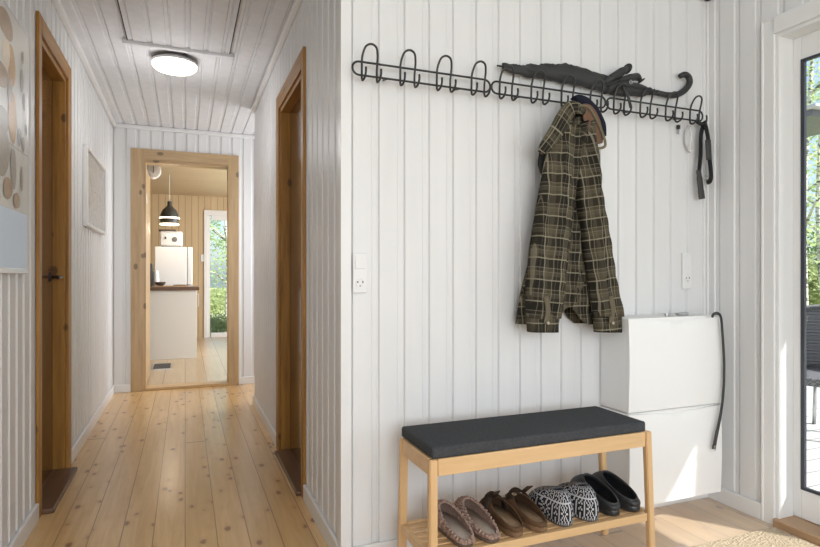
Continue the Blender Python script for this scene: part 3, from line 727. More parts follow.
link('clip', tube(bmesh.new(), [P(690, 127, 1.925), P(691, 134, 1.918), P(690.5, 148, 1.922)], .003, 8), M['plastic_w'], m_, smooth=True)
a = P(678, 128, 1.94)
m_ = thing('key_hook', 'tiny black clip on the wall just below the rack, near the clear holder', 'hook', (a.x, 1.945, a.z-.012))
link('clip_body', B(a.x-.007, a.x+.007, 1.932, 1.9435, a.z-.006, a.z+.013, .002), M['black'], m_)
bm = bmesh.new(); box(bm, a.x-.007, a.x-.004, 1.938, 1.942, a.z-.028, a.z-.006); box(bm, a.x+.003, a.x+.006, 1.938, 1.942, a.z-.028, a.z-.006); link('prong', bm, M['steel'], m_)

# ------------------------------------------------------------------ shoe cabinets
def cabinet(zb, label):
    x0, x1, hh = 1.653, 2.163, .381; yf = 1.782
    t = thing('shoe_cabinet', label, 'cabinet', ((x0+x1)/2, 1.86, zb), 'white wall mounted shoe cabinets')
    link('body', B(x0, x1-.0, yf+.012, YF-.002, zb, zb+hh, .004), M['cab'], t)
    # slightly bowed tilting front with a shallow finger scoop along its upper edge
    bm = bmesh.new(); nx, nz = 24, 14; G = []
    for i in range(nx+1):
        col_ = []
        for j in range(nz+1):
            u, v = i/nx, j/nz; bulge = .006*sin(pi*v)
            top = zb+hh-.002-(.014*max(0, 1-abs(u-.5)/.48)**.7*(v > .99))
            z = zb+.002+(top-zb-.002)*v
            y = yf-bulge+(.010 if v > .99 and abs(u-.5) < .45 else 0)*max(0, 1-abs(u-.5)/.45)
            col_.append(bm.verts.new((x0+(x1-x0)*u, y, z)))
        G.append(col_)
    Bk = [[bm.verts.new((x0+(x1-x0)*i/nx, yf+.0115, G[i][j].co.z)) for j in (0, nz)] for i in range(nx+1)]
    for i in range(nx):
        for j in range(nz): bm.faces.new((G[i][j], G[i+1][j], G[i+1][j+1], G[i][j+1]))
        bm.faces.new((Bk[i][0], Bk[i+1][0], G[i+1][0], G[i][0])); bm.faces.new((G[i][nz], G[i+1][nz], Bk[i+1][1], Bk[i][1])); bm.faces.new((Bk[i][1], Bk[i+1][1], Bk[i+1][0], Bk[i][0]))
    bm.faces.new([G[0][j] for j in range(nz+1)]+[Bk[0][1], Bk[0][0]]); bm.faces.new([G[nx][j] for j in range(nz, -1, -1)]+[Bk[nx][0], Bk[nx][1]])
    link('front', bm, M['cab'], t, angle=30)
    return t
M['cab'] = mat('white_cabinet_plastic', (.80, .80, .79), .38)
cabinet(.483, 'upper white shoe cabinet with a bowed front, beneath the wall socket')
cabinet(.098, 'lower white shoe cabinet with a bowed front, just above the floor')
# small things on the cabinet
for k, (xx, s_, n_, lb, ct, mm) in enumerate(((665, .022, 'key_bunch', 'small bunch of keys lying on the white cabinet top', 'keys', 'steel'), (681, .03, 'pouch', 'flat grey item lying on the white cabinet top, right of the keys', 'pouch', 'clearpl'))):
    a = P(xx, 317, 1.86); zt_ = .864
    if k == 0:
        bm = bmesh.new()
        for q in range(4):
            an = q*.7; c0 = Vector((a.x, 1.85, zt_+.003+q*.0022))
            tube(bm, [c0, c0+Vector((cos(an)*.04, sin(an)*.03, 0))], .004, 6, ry=.001, up=(0, 0, 1)); lathe(bm, [(.010, -.001), (.010, .001), (.002, .0011)], c0, 12)
        solo(n_, bm, M['steel'], lb, ct)
    else:
        bm = tube(bmesh.new(), [(a.x-.03, 1.85, zt_+.006), (a.x, 1.85, zt_+.007), (a.x+.03, 1.86, zt_+.006)], [.015, .02, .012], 12, ry=.006, up=(0, 0, 1)); solo(n_, bm, mat('grey_cloth_pouch', (.4, .4, .4), .8), lb, ct, smooth=True)
# shoehorn
YS = 1.76
sh = thing('shoehorn', 'long black shoehorn hooked over the right corner of the shoe cabinet', 'shoehorn', P(714, 449, YS))
pp = [(712, 317), (714, 314), (718, 313.5), (721, 318), (722.5, 335), (724, 360), (723.5, 390), (720.5, 415), (717, 432), (714.5, 445), (714, 449)]
path = catmull([P(x, y, YS) for x, y in pp], 6)
n = len(path); ws = [.0065+.006*max(0, (i/n-.6)/.4) for i in range(n)]
link('blade', tube(bmesh.new(), path, ws, 12, ry=.0035, up=(0, -1, 0)), M['rubber'], sh, smooth=True)
q = path[-4]; bm = bmesh.new(); tube(bm, [q+Vector((.005*cos(k*pi/6), -.0045, .011*sin(k*pi/6))) for k in range(12)], .0014, 6, closed=True, up=(0, 1, 0)); link('hanging_eyelet', bm, M['steel'], sh, smooth=True)

# ------------------------------------------------------------------ bench
bx0, bx1, by0, by1 = .689, 1.560, 1.567, 1.832
bn = thing('shoe_bench', 'light bamboo shoe bench with charcoal seat pad and slatted lower shelf, against the coat wall', 'bench', ((bx0+bx1)/2, (by0+by1)/2, 0))
def legm(xt, yt, xb, yb_):
    bm = bmesh.new(); w_ = .0135; z1 = .477; vs = []
    for z, (cx, cy) in ((0, (xb, yb_)), (z1, (xt, yt))):
        for dx, dy in ((-1, -1), (1, -1), (1, 1), (-1, 1)): vs.append(bm.verts.new((cx+dx*w_, cy+dy*.011, z)))
    for f in ((0, 1, 2, 3), (4, 7, 6, 5), (0, 4, 5, 1), (1, 5, 6, 2), (2, 6, 7, 3), (3, 7, 4, 0)): bm.faces.new([vs[i] for i in f])
    bmesh.ops.bevel(bm, geom=list(bm.edges), offset=.003, segments=2, affect='EDGES'); return bm
for (xt, yt, xb, yb_) in ((bx0+.0135, by0+.012, bx0+.012, by0+.010), (bx1-.012, by0+.012, bx1+.006, by0+.008), (bx0+.012, by1-.012, bx0+.004, by1-.012), (bx1-.012, by1-.012, bx1+.006, by1-.012)):
    link('leg', legm(xt, yt, xb, yb_), M['benchz'], bn)
z0, z1 = .425, .478
for nm, r in (('front_rail', (bx0+.028, bx1-.028, by0+.002, by0+.020)), ('rear_rail', (bx0+.028, bx1-.028, by1-.020, by1-.002)), ('side_rail', (bx0+.003, bx0+.021, by0+.025, by1-.025)), ('side_rail', (bx1-.021, bx1-.003, by0+.025, by1-.025))):
    link(nm, B(*r, z0, z1, bev=.002), M['bench'], bn)
link('seat_board', B(bx0+.021, bx1-.021, by0+.020, by1-.020, .468, .478), M['bench'], bn)
bm = B(bx0+.007, bx1-.026, by0-.001, by1+.002, .479, .516, bev=.009, seg=3)
link('seat_pad', bm, M['cushion'], bn, smooth=True)
zs0, zs1 = .158, .186
for nm, r in (('shelf_rail', (bx0+.022, bx1-.020, by0+.000, by0+.020)), ('shelf_rail', (bx0+.022, bx1-.020, by1-.020, by1-.002)), ('shelf_end', (bx0-.002, bx0+.016, by0+.025, by1-.025)), ('shelf_end', (bx1-.014, bx1+.004, by0+.025, by1-.025))):
    link(nm, B(*r, zs0, zs1, bev=.002), M['bench'], bn)
for k in range(6):
    yc = by0+.045+k*(by1-by0-.09)/5
    link('slat', B(bx0+.016, bx1-.014, yc-.011, yc+.011, zs0+.012, zs1-.002, bev=.002), M['bench'], bn)
ZSH = zs1

# ------------------------------------------------------------------ shoes
def outline(n, L, W, side=1):
    """footprint, heel at y=0 toes at y=L; counter-clockwise from +x"""
    pts = []
    for k in range(n):
        a = 2*pi*k/n; y = L/2+L/2*math.copysign(abs(sin(a))**.9, sin(a)); t = y/L
        wid = W/2*(.90+.12*math.exp(-((t-.68)/.24)**2)-.05*math.exp(-((t-.38)/.15)**2))
        ca = math.copysign(abs(cos(a))**.72, cos(a))
        x = wid*ca+side*.006*sin(pi*t)
        pts.append(Vector((x, y, 0)))
    return pts
def shell(L, W, solez, oc, orad, h_heel, h_front, bulge, side=1, n=72, m_=14, inward=1.0, toe_flat=1.0):
    """closed upper running from the footprint edge to the foot opening"""
    out = outline(n, L, W, side); rings = []
    def openpt(k):
        a = 2*pi*k/n; x = orad[0]*math.copysign(abs(cos(a))**.9, cos(a)); y = oc+orad[1]*sin(a)
        f = (y-(oc-orad[1]))/(2*orad[1]); z = h_heel+(h_front-h_heel)*(f**1.15)
        return Vector((x+side*.003, y, z))
    for j in range(m_+1):
        s = j/m_; ring = []
        for k in range(n):
            o = out[k]; p = openpt(k)
            tf = max(0, min(1, (o.y/L-.5)/.4))*.55   # the toe slopes instead of doming
            hs = (1-cos(s*pi/2))*(1-tf)+s*tf; vs = sin(s*pi/2)*(1-tf*.6)+s*tf*.6
            q = Vector((o.x+(p.x-o.x)*hs, o.y+(p.y-o.y)*hs**toe_flat, solez+(p.z-solez)*vs))
            d = Vector((o.x, o.y-L/2, 0)).normalized(); q += d*bulge*sin(pi*s)
            ring.append(q)
        rings.append(ring)
    return rings
def rings_bm(rings, thick=.004, matfn=None):
    bm = bmesh.new(); n = len(rings[0]); R = [[bm.verts.new(p) for p in r] for r in rings]
    for j in range(len(R)-1):
        for k in range(n):
            f = bm.faces.new((R[j][k], R[j][(k+1) % n], R[j+1][(k+1) % n], R[j+1][k]))
            if matfn: f.material_index = matfn(k, j)
    bmesh.ops.recalc_face_normals(bm, faces=bm.faces)
    bm.normal_update()
    # inner skin
    cx = sum((v.co for v in bm.verts), Vector())/len(bm.verts)
    inner = []
    for r in R:
        row = []
        for v in r:
            nn_ = v.normal.copy()
            if nn_.dot(v.co-Vector((cx.x, cx.y, cx.z-.05))) < 0: nn_ = -nn_
            row.append(bm.verts.new(v.co-nn_*thick))
        inner.append(row)
    for j in range(len(R)-1):
        for k in range(n):
            f = bm.faces.new((inner[j+1][k], inner[j+1][(k+1) % n], inner[j][(k+1) % n], inner[j][k]))
            if matfn: f.material_index = 2
    for k in range(n):
        for (a_, b_) in ((R[-1], inner[-1]), (inner[0], R[0])):
            f = bm.faces.new((a_[k], a_[(k+1) % n], b_[(k+1) % n], b_[k]))
            if matfn: f.material_index = 2
    return bm
def sole_bm(L, W, z0, z1, side, grow=.0, n=48):
    bm = bmesh.new(); o = outline(n, L, W, side); rs = []
    c_ = Vector((0, L/2, 0))
    for sc, z in ((.95, z0), (1.0+grow, z0+.004), (1.0+grow, z1-.004), (.97, z1)):
        rs.append([bm.verts.new(c_+(p-c_)*sc+Vector((0, 0, z))) for p in o])
    for j in range(3):
        for k in range(n): bm.faces.new((rs[j][k], rs[j][(k+1) % n], rs[j+1][(k+1) % n], rs[j+1][k]))
    bm.faces.new(rs[0][::-1]); bm.faces.new(rs[-1]); return bm
def put(t, x, y, rz=0): t.location = (x, y, ZSH+.001); t.rotation_euler = (0, 0, rz)
shoes = []
def fuzzy(x, side, label, rz=0):
    t = thing('fuzzy_slipper', label, 'slipper', group='fuzzy brown clog slippers'); L, W = .262, .084
    link('sole', sole_bm(L, W, 0, .018, side), M['fuzzsole'], t, local=True, smooth=True)
    link('insole', sole_bm(L*.96, W*.90, .016, .024, side), M['fuzzins'], t, local=True, smooth=True)
    rg = shell(L, W, .014, L*.375, (W*.43, L*.35), .024, .078, .005, side)
    bm = rings_bm(rg, .006); link('upper', bm, M['fuzz'], t, local=True, smooth=True)
    # knobbly looped wool over the upper, thickest on the toe
    bm = bmesh.new(); rnd = random.Random(5)
    for j in range(1, len(rg)):
        for k in range(0, len(rg[0]), 2):
            p = rg[j][k]
            if p.y < L*.30 and j < len(rg)-3 and rnd.random() < .5: continue
            c_ = p+Vector((rnd.uniform(-.002, .002), rnd.uniform(-.003, .003), rnd.uniform(0, .002)))
            bmesh.ops.create_icosphere(bm, subdivisions=1, radius=rnd.uniform(.0032, .0052), matrix=Matrix.Translation(c_))
    o = link('wool_loops', bm, M['fuzz'], t, local=True, smooth=True); o['kind'] = 'stuff'
    put(t, x, 1.566, rz)
def clog_brown(x, side, label, rz=0):
    t = thing('leather_clog', label, 'clog', group='brown suede clogs'); L, W = .250, .086
    link('sole', sole_bm(L, W, 0, .024, side), M['solebr'], t, local=True, smooth=True)
    link('insole', sole_bm(L*.95, W*.88, .020, .028, side), M['insole'], t, local=True, smooth=True)
    rg = shell(L, W, .018, L*.34, (W*.42, L*.31), .033, .076, .003, side)
    link('upper', rings_bm(rg, .004), M['suede'], t, local=True, smooth=True)
    # broad strap across the instep, its end standing up
    arc = [Vector((W*.50*cos(a_), L*.60+.012*sin(a_), .020+.066*sin(a_))) for a_ in [pi*k/14 for k in range(15)]]
    link('strap', tube(bmesh.new(), arc, .021, 10, ry=.003, up=(0, 0, 1)) if False else band(arc, .040, .004), M['sueded'], t, local=True, smooth=True)
    p0 = Vector((side*-W*.10, L*.56, .084)); link('strap_end', band([p0, p0+Vector((-side*.006, -.012, .014)), p0+Vector((-side*.010, -.030, .030))], .026, .003), M['sueded'], t, local=True, smooth=True)
    bm = bmesh.new(); c_ = Vector((side*W*.30, L*.57, .080)); tube(bm, [c_+Vector((.007*cos(k*pi/4), .009*sin(k*pi/4), .001)) for k in range(8)], .0013, 6, closed=True, up=(0, 0, 1)); link('buckle', bm, M['brass'], t, local=True, smooth=True)
    put(t, x, 1.572, rz)
def band(path, width, th):
    """flat strip along path, its width running along Y"""
    bm = bmesh.new(); prev = None
    for i, p in enumerate(path):
        a_ = path[max(i-1, 0)]; b_ = path[min(i+1, len(path)-1)]; tg = (b_-a_).normalized()
        wv_ = Vector((0, 1, 0)) if abs(tg.y) < .5 else Vector((1, 0, 0)); wv_ = (wv_-tg*wv_.dot(tg)).normalized(); nv = tg.cross(wv_).normalized()
        cur = [bm.verts.new(p+wv_*width/2*sx+nv*th/2*sz) for sx, sz in ((-1, -1), (1, -1), (1, 1), (-1, 1))]
        if prev:
            for k in range(4): bm.faces.new((prev[k], prev[(k+1) % 4], cur[(k+1) % 4], cur[k]))
        else: bm.faces.new(cur[::-1])
        prev = cur
    bm.faces.new(prev); return bm
STAR = ["1000000001", "0100110010", "0010110100", "0001001000", "0110110110", "0110110110", "0001001000", "0010110100", "0100110010", "1000000001"]
STAR = ["0001001000", "0001101100", "1100110011", "0110110110", "0011001100", "0011001100", "0110110110", "1100110011", "0001101100", "0001001000"]
FLAKE = ["1001001", "0101010", "0010100", "1100011", "0010100", "0101010", "1001001"]
def knit(k, j, n, m_):
    if j < 1: return k % 2
    if j == 10: return 1
    jj = (j-2) if j < 10 else (j-12)
    if jj < 0 or jj > 6: return 1 if (k+j) % 3 == 0 else 0
    c_ = k % 16
    if c_ < 7: return 1 if FLAKE[jj][c_] == '1' else 0
    if c_ in (8, 14): return 1
    if 9 < c_ < 13: return 1 if (abs(c_-11)+jj) % 3 == 0 else 0
    return 0
def slipper_knit(x, side, label, rz=0):
    t = thing('knit_slipper', label, 'slipper', group='black and white knit slippers'); L, W = .240, .095; n, m_ = 96, 22
    link('sole', sole_bm(L, W, 0, .010, side), M['knitg'], t, local=True, smooth=True)
    rg = shell(L, W, .006, L*.27, (W*.20, L*.07), .110, .106, .008, side, n, m_)
    # fold crease half-way up
    for j in range(m_+1):
        s = j/m_
        for k in range(n):
            o = rg[j][k]
            if o.y < L*.62:
                pin = .0045*math.exp(-((s-.47)/.06)**2)*min(1, (L*.62-o.y)/.05)
                d = Vector((o.x, o.y-L*.3, 0)).normalized(); rg[j][k] = o-d*pin
    link('upper', rings_bm(rg, .005, lambda k, j: knit(k, j, n, m_)), [M['knitb'], M['knitw'], M['knitg']], t, local=True, smooth=True)
    put(t, x, 1.576, rz)
def clog_black(x, side, label, rz=0):
    t = thing('rubber_clog', label, 'clog', group='black rubber clogs'); L, W = .256, .086
    link('sole', sole_bm(L, W, 0, .026, side, .01), M['clog'], t, local=True, smooth=True)
    link('insole', sole_bm(L*.92, W*.84, .024, .030, side), M['clogin'], t, local=True, smooth=True)
    rg = shell(L, W, .020, L*.35, (W*.42, L*.32), .042, .094, .006, side, inward=1)
    link('upper', rings_bm(rg, .006), M['clog'], t, local=True, smooth=True)
    rim = rg[-1][::2]; bm = tube(bmesh.new(), rim, .0042, 8, closed=True, up=(0, 0, 1)); link('rim', bm, M['clog'], t, local=True, smooth=True)
    put(t, x, 1.582, rz)
fuzzy(.818, 1, 'fuzzy brown wool slipper beside the front left bench leg', .0)
fuzzy(.914, -1, 'fuzzy brown wool slipper next to the brown suede clogs')
clog_brown(1.006, 1, 'brown suede clog beside the fuzzy slipper')
clog_brown(1.103, -1, 'brown suede clog beside the knit slippers')
slipper_knit(1.206, 1, 'black and white knit slipper beside the brown suede clog')
slipper_knit(1.315, -1, 'black and white knit slipper beside the black rubber clog')
clog_black(1.414, 1, 'black rubber clog beside the knit slippers')
clog_black(1.508, -1, 'black rubber clog beside the right bench legs')

# ------------------------------------------------------------------ doormat
solo('doormat', B(1.66, 2.235, .70, 1.60, .001, .010, bev=.004), M['mat'], 'beige woven doormat on the floor before the glass door', 'doormat')

# ------------------------------------------------------------------ kitchen
kc = thing('kitchen_counter', 'white kitchen counter end with dark wooden worktop, seen through the far doorway', 'counter', (-.7, 8.0, 0))
link('body', B(-1.6, .135, 7.58, 8.2, .0, .85, .003), M['kit'] if 'kit' in M else mat('white_kitchen_panel', (.72, .72, .70), .4), kc)
link('worktop', B(-1.62, .165, 7.55, 8.22, .85, .89, .004), wood('dark_walnut_worktop', (.09, .045, .025), (.16, .09, .05), .4, 'X', knots=False), kc)
link('side_handle', tube(bmesh.new(), [(.138, 7.72, .64), (.158, 7.72, .64), (.158, 7.72, .80), (.138, 7.72, .80)], .005), M['steel'], kc)
fr = thing('fridge', 'white refrigerator standing behind the dark kitchen worktop', 'fridge', (-.14, 8.6, 0))
link('body', B(-.385, .02, 8.32, 8.9, .0, 1.425, .012, seg=3), M['plastic_w'], fr)
link('fridge_door', B(.028, .095, 8.32, 8.9, .03, 1.425, .012, seg=3), M['plastic_w'], fr)
link('door_seal', B(.018, .030, 8.33, 8.89, .03, 1.42), mat('grey_seal', (.3, .3, .3), .7), fr)
ov = thing('toaster', 'white toaster with a round dial on top of the refrigerator', 'toaster', (-.12, 8.55, 1.427))
link('body', B(-.325, -.03, 8.42, 8.72, 1.437, 1.645, .03, seg=4), M['plastic_w'], ov, smooth=True)
link('dial', lathe(bmesh.new(), [(.036, 0), (.034, .012), (.004, .014)], (-.135, 8.42, 1.53), 24, axis='Y'), mat('grey_dial', (.12, .12, .12), .4), ov)
link('lever', B(-.262, -.238, 8.405, 8.42, 1.53, 1.565, .002), mat('dark_lever', (.06, .06, .06), .4), ov)
link('tray', B(-.335, -.12, 8.40, 8.74, 1.645, 1.665, .003), mat('dark_tray', (.10, .06, .04), .5), ov)
for xx in (-.29, -.07):
    for yy in (8.46, 8.68): link('foot', lathe(bmesh.new(), [(.012, 1.426), (.012, 1.438)], (xx, yy, 0), 10), M['rubber'], ov)
def cutl(x, y, L, r, m, lab, nm, cat):
    bm = tube(bmesh.new(), [(x-L/2, y, .8905+r), (x, y+.01, .8905+r), (x+L/2, y, .8905+r)], [r*.6, r, r*.7], 12, ry=r); solo(nm, bm, m, lab, cat, smooth=True)
solo('cutting_board', B(-.36, .02, 7.62, 7.86, .891, .905, .004), wood('board_wood', (.45, .30, .17), (.55, .38, .22), .5, 'X', knots=False), 'wooden cutting board lying on the dark worktop', 'cutting board')
def loafbm(x, y, L, r, z): return tube(bmesh.new(), [(x-L/2, y, z+r*.6), (x-L*.2, y+.01, z+r), (x+L*.2, y+.01, z+r), (x+L/2, y, z+r*.5)], [r*.5, r, r*.9, r*.4], 12)
solo('dark_bowl', lathe(bmesh.new(), [(.03, .905), (.055, .925), (.065, .952), (.058, .952), (.04, .925), (.01, .92)], (-.29, 7.74, 0), 20), mat('dark_ceramic', (.07, .05, .04), .4), 'small dark bowl at the left of the cutting board', 'bowl')
solo('wooden_spoon', tube(bmesh.new(), [(-.12, 7.7, .912), (.0, 7.72, .912), (.045, 7.73, .914), (.06, 7.73, .914)], [.005, .006, .018, .01], 10, ry=.006, up=(0, 0, 1)), mat('dark_spoon_wood', (.12, .06, .035), .5), 'dark wooden spoon lying on the cutting board', 'spoon', smooth=True)
solo('bread_knife', tube(bmesh.new(), [(-.14, 7.80, .911), (.0, 7.80, .911), (.0, 7.80, .911), (.09, 7.80, .911)][::1], [.004, .011, .009, .008], 10, ry=.005, up=(0, 0, 1)), mat('knife_handle', (.05, .03, .02), .5), 'dark handled knife behind the wooden spoon', 'knife', smooth=True)
ch = thing('coffee_maker', 'dark and white coffee maker at the left end of the worktop', 'coffee maker', (-.43, 7.85, .89))
link('body', B(-.46, -.385, 7.90, 8.05, .892, 1.19, .02), mat('black_appliance', (.03, .03, .03), .3), ch)
link('jug', lathe(bmesh.new(), [(.03, .905), (.042, .95), (.036, 1.06), (.026, 1.10)], (-.350, 7.97, 0), 20), M['plastic_w'], ch, smooth=True)
pe = thing('pendant_lamp', 'dark grey dome pendant lamp, lit, hanging over the kitchen counter', 'pendant lamp', (-.15, 8.0, 1.66))
a = P(169.5, 210, 7.95); lx2 = a.x
link('cord', tube(bmesh.new(), [(lx2, 7.95, 1.84), (lx2, 7.95, 2.349)], .0035, 8), M['plastic_w'], pe)
zb_ = P(169.5, 221, 7.95).z; prof = [(.115, zb_), (.118, zb_+.02), (.112, zb_+.075), (.085, zb_+.14), (.045, zb_+.18), (.028, zb_+.20), (.026, zb_+.25), (.008, zb_+.26)]
link('lamp_shade', lathe(bmesh.new(), prof, (lx2, 7.95, 0), 32), mat('dark_green_grey_enamel', (.05, .052, .045), .4), pe, angle=40)
link('glowing_ring', lathe(bmesh.new(), [(.121, zb_+.028), (.123, zb_+.028), (.123, zb_+.045), (.119, zb_+.045)], (lx2, 7.95, 0), 32), M['glow'], pe)
bm = lathe(bmesh.new(), [(.112, zb_-.052), (.115, zb_-.05), (.115, zb_-.036), (.112, zb_-.034)], (lx2, 7.95, 0), 32); link('lower_ring', bm, M['glow'], pe)
link('inner_shade', lathe(bmesh.new(), [(.100, zb_-.036), (.108, zb_-.034), (.110, zb_+.0)], (lx2, 7.95, 0), 32), mat('dark_inner_shade', (.08, .07, .06), .5), pe)
light('pendant_lamp_light', 'POINT', (lx2, 7.95, zb_-.12), 4, (1, .82, .6)).data.shadow_soft_size = .06
# round white vent fixture on the upper left of the kitchen
a = P(152, 171, 6.4)
vt = thing('round_vent', 'round white slatted fixture high up just inside the kitchen doorway', 'vent', (a.x, 6.4, a.z))
link('vent_housing', lathe(bmesh.new(), [(.05, .10), (.082, .09), (.088, .02), (.080, 0), (.02, -.004)], (a.x, 6.42, a.z), 32, axis='Y'), M['plastic_w'], vt, angle=40)
link('vent_arm', B(a.x-.02, a.x+.02, 6.36, 6.42, a.z+.06, 2.349), M['plastic_w'], vt)
for k in range(2): link('vent_slot', B(a.x-.045+k*.06, a.x-.04+k*.06, 6.312, 6.322, a.z-.035, a.z+.04), M['plastic_d'], vt)
# pine door leaf folded open against the kitchen side of the left jamb
dl = thing('pine_door_leaf', 'open pine door leaf edge at the left side of the far doorway', 'door', (-.36, 6.0, .02))
link('panel', B(-.375, -.335, 5.72, 6.40, .02, 2.04, .003), M['trimpale'], dl)
link('hinge', lathe(bmesh.new(), [(.008, 1.70), (.008, 1.79)], (-.332, 5.722, 0), 10), M['steel'], dl)
link('hinge', lathe(bmesh.new(), [(.008, .30), (.008, .39)], (-.332, 5.722, 0), 10), M['steel'], dl)
gr = thing('floor_grate', 'small dark metal floor grille set in the kitchen floor', 'grille', (-.37, 7.2, 0))
bm = bmesh.new(); g0, g1, h0, h1 = -.345, -.14, 6.78, 7.22
for r in ((g0, g1, h0, h0+.015), (g0, g1, h1-.015, h1), (g0, g0+.015, h0+.015, h1-.015), (g1-.015, g1, h0+.015, h1-.015)): box(bm, *r, .001, .008)
link('grille_frame', bm, M['steel'], gr)
bm = bmesh.new()
for k in range(10): yy = h0+.03+k*.042; box(bm, g0+.015, g1-.015, yy, yy+.018, .001, .006)
link('grille_bars', bm, mat('grey_iron', (.12, .12, .12), .6), gr)
sk_ = P(203, 258, 9.99); 
tk = thing('wall_socket', 'tiny white socket on the pine kitchen wall beside the garden door', 'socket', (sk_.x, 10, sk_.z))
link('cover', B(sk_.x-.035, sk_.x+.035, 9.985, 10.0, sk_.z-.06, sk_.z+.06, .003), M['plastic_w'], tk)
link('outlet_well', lathe(bmesh.new(), [(.022, 0), (.020, .003), (.002, .001)], (sk_.x, 9.985, sk_.z-.02), 16, axis='Y'), M['plastic_w'], tk)

# ------------------------------------------------------------------ outside
m = mat('meadow_grass', (.30, .42, .10), 1); g = N(m); v = g.tc()
g.col(g.mix(g.noise(v, 3, 6, .7), (.27, .32, .13), (.50, .50, .28))); M['grass'] = m
struct('ground', B(-25, 40, -12, 60, -.4, -.25), M['grass'])
struct('deck', B(2.46, 6.6, -3, 8, -.22, -.06), M['deck'])
struct('eave', B(2.42, 3.51, -3.2, 5.5, 2.42, 2.50), painted('eave_boards', (.6, .6, .6)))
pst = thing('sun_trim_post', 'added square white post, unseen, trimming the sun outside the glass door', 'post', (3.3, .158, -.06))  # unseen post added to narrow the sun patches indoors
link('sun_trim_post_shaft', B(3.255, 3.345, .113, .203, -.04, 2.419, .004), M['trimw'], pst); link('sun_trim_post_foot', B(3.24, 3.36, .098, .218, -.06, -.04, .004), M['steel'], pst)
# leaf materials and plants
def leafm(n, a, b):
    m = mat(n, a, .6); g = N(m); g.col(g.mix(g.noise(g.tc(), 6, 3), a, b))
    g.b.inputs['Transmission Weight'].default_value = 0; g.b.inputs['Subsurface Weight'].default_value = 0
    tl = g.n('ShaderNodeBsdfTranslucent'); mx = g.n('ShaderNodeMixShader'); mx.inputs[0].default_value = .45; tl.inputs[0].default_value = (*b, 1)
    g.l(g.b.outputs[0], mx.inputs[1]); g.l(tl.outputs[0], mx.inputs[2]); g.l(mx.outputs[0], g.t.nodes['Material Output'].inputs[0]); return m
LV = [leafm('birch_leaves', (.26, .38, .12), (.55, .66, .32)), leafm('bush_leaves', (.22, .29, .10), (.42, .47, .23)), leafm('dark_leaves', (.06, .13, .03), (.15, .26, .07))]
M['bark'] = mat('birch_bark', (.55, .53, .50), .8); g = N(M['bark']); g.col(g.ramp(g.noise(g.tc(scale=(3, 3, 14)), 2, 3), [(.42, (.12, .11, .10)), (.5, (.62, .60, .57))]))
def leaves(bm, c, rad, n, size, rnd):
    for _ in range(n):
        d = Vector((rnd.gauss(0, 1), rnd.gauss(0, 1), rnd.gauss(0, 1))).normalized()*rnd.random()**.4
        p = Vector(c)+Vector((d.x*rad[0], d.y*rad[1], d.z*rad[2]))
        a = Vector((rnd.gauss(0, 1), rnd.gauss(0, 1), rnd.gauss(0, 1))).normalized(); b = a.orthogonal().normalized(); s = size*rnd.uniform(.6, 1.2)
        vs = [bm.verts.new(p+a*s), bm.verts.new(p+b*s*.5+a*.1*s), bm.verts.new(p-a*s), bm.verts.new(p-b*s*.5+a*.1*s)]
        bm.faces.new(vs)
def tree(x, y, h, cr, n, size, lm, label, name='tree', trunk=True, z0=-.26, group='trees and bushes outside'):
    rnd = random.Random(int(x*100+y*7)); t = thing(name, label, 'tree' if trunk else 'bush', (x, y, z0), group)
    if trunk:
        pts = catmull([(x, y, z0), (x+.05*h*rnd.uniform(-1, 1), y, z0+h*.4), (x+.04*h*rnd.uniform(-1, 1), y, z0+h*.9)], 6)
        bm = tube(bmesh.new(), pts, [.022*h**.6*(1-.8*i/len(pts)) for i in range(len(pts))], 10)
        for k in range(9):
            f = rnd.uniform(.3, .9); q = pts[int(f*(len(pts)-1))]; an = rnd.uniform(0, 2*pi)
            tube(bm, [q, q+Vector((cos(an)*cr*.4, sin(an)*cr*.4, h*.06)), q+Vector((cos(an)*cr*.8, sin(an)*cr*.8, h*.08))], [.012*h**.5, .007*h**.5, .003], 6)
        link('trunk', bm, M['bark'], t, smooth=True)
    bm = bmesh.new()
    for k in range(14 if trunk else 7):
        f = k/13 if trunk else rnd.random(); an = rnd.uniform(0, 2*pi); rr = cr*rnd.uniform(.15, .75)
        zz = z0+h*(.25+.72*f) if trunk else z0+h*rnd.uniform(.25, .7)
        w_ = cr*(1-.5*f)*.55 if trunk else cr*.6
        leaves(bm, (x+cos(an)*rr*(1-.5*f), y+sin(an)*rr*(1-.5*f), zz), (w_, w_, h*.09 if trunk else h*.3), n, size, rnd)
    link('foliage', bm, LV[lm], t); return t
# seen through the glass entrance door (looking towards +X, a little +Y)
for (x, y, h, cr, n, s_, lm, lb) in ((9.6, 6.3, 6.4, 1.1, 130, .05, 0, 'pale green birch outside the glass door, nearest the deck'), (13.5, 9.2, 8.0, 1.6, 120, .07, 0, 'tall birch outside the glass door behind the nearest birch'),
                                     (11.6, 7.2, 6.6, 1.2, 110, .06, 0, 'slim birch outside the glass door at the right picture edge')):
    tree(x, y, h, cr, n, s_, lm, lb)
for (x, y, h, cr, n, s_, lm, lb) in ((12.0, 8.2, 2.0, .9, 500, .06, 1, 'green bush at the foot of the birches outside the glass door'), (8.6, 4.9, 1.3, .55, 450, .05, 1, 'low bush beyond the deck near the chair'), (17.5, 12.2, 3.0, 2.6, 500, .10, 2, 'dark hedge bush far behind the birches')):
    tree(x, y, h, cr, n, s_, lm, lb, 'bush', False)
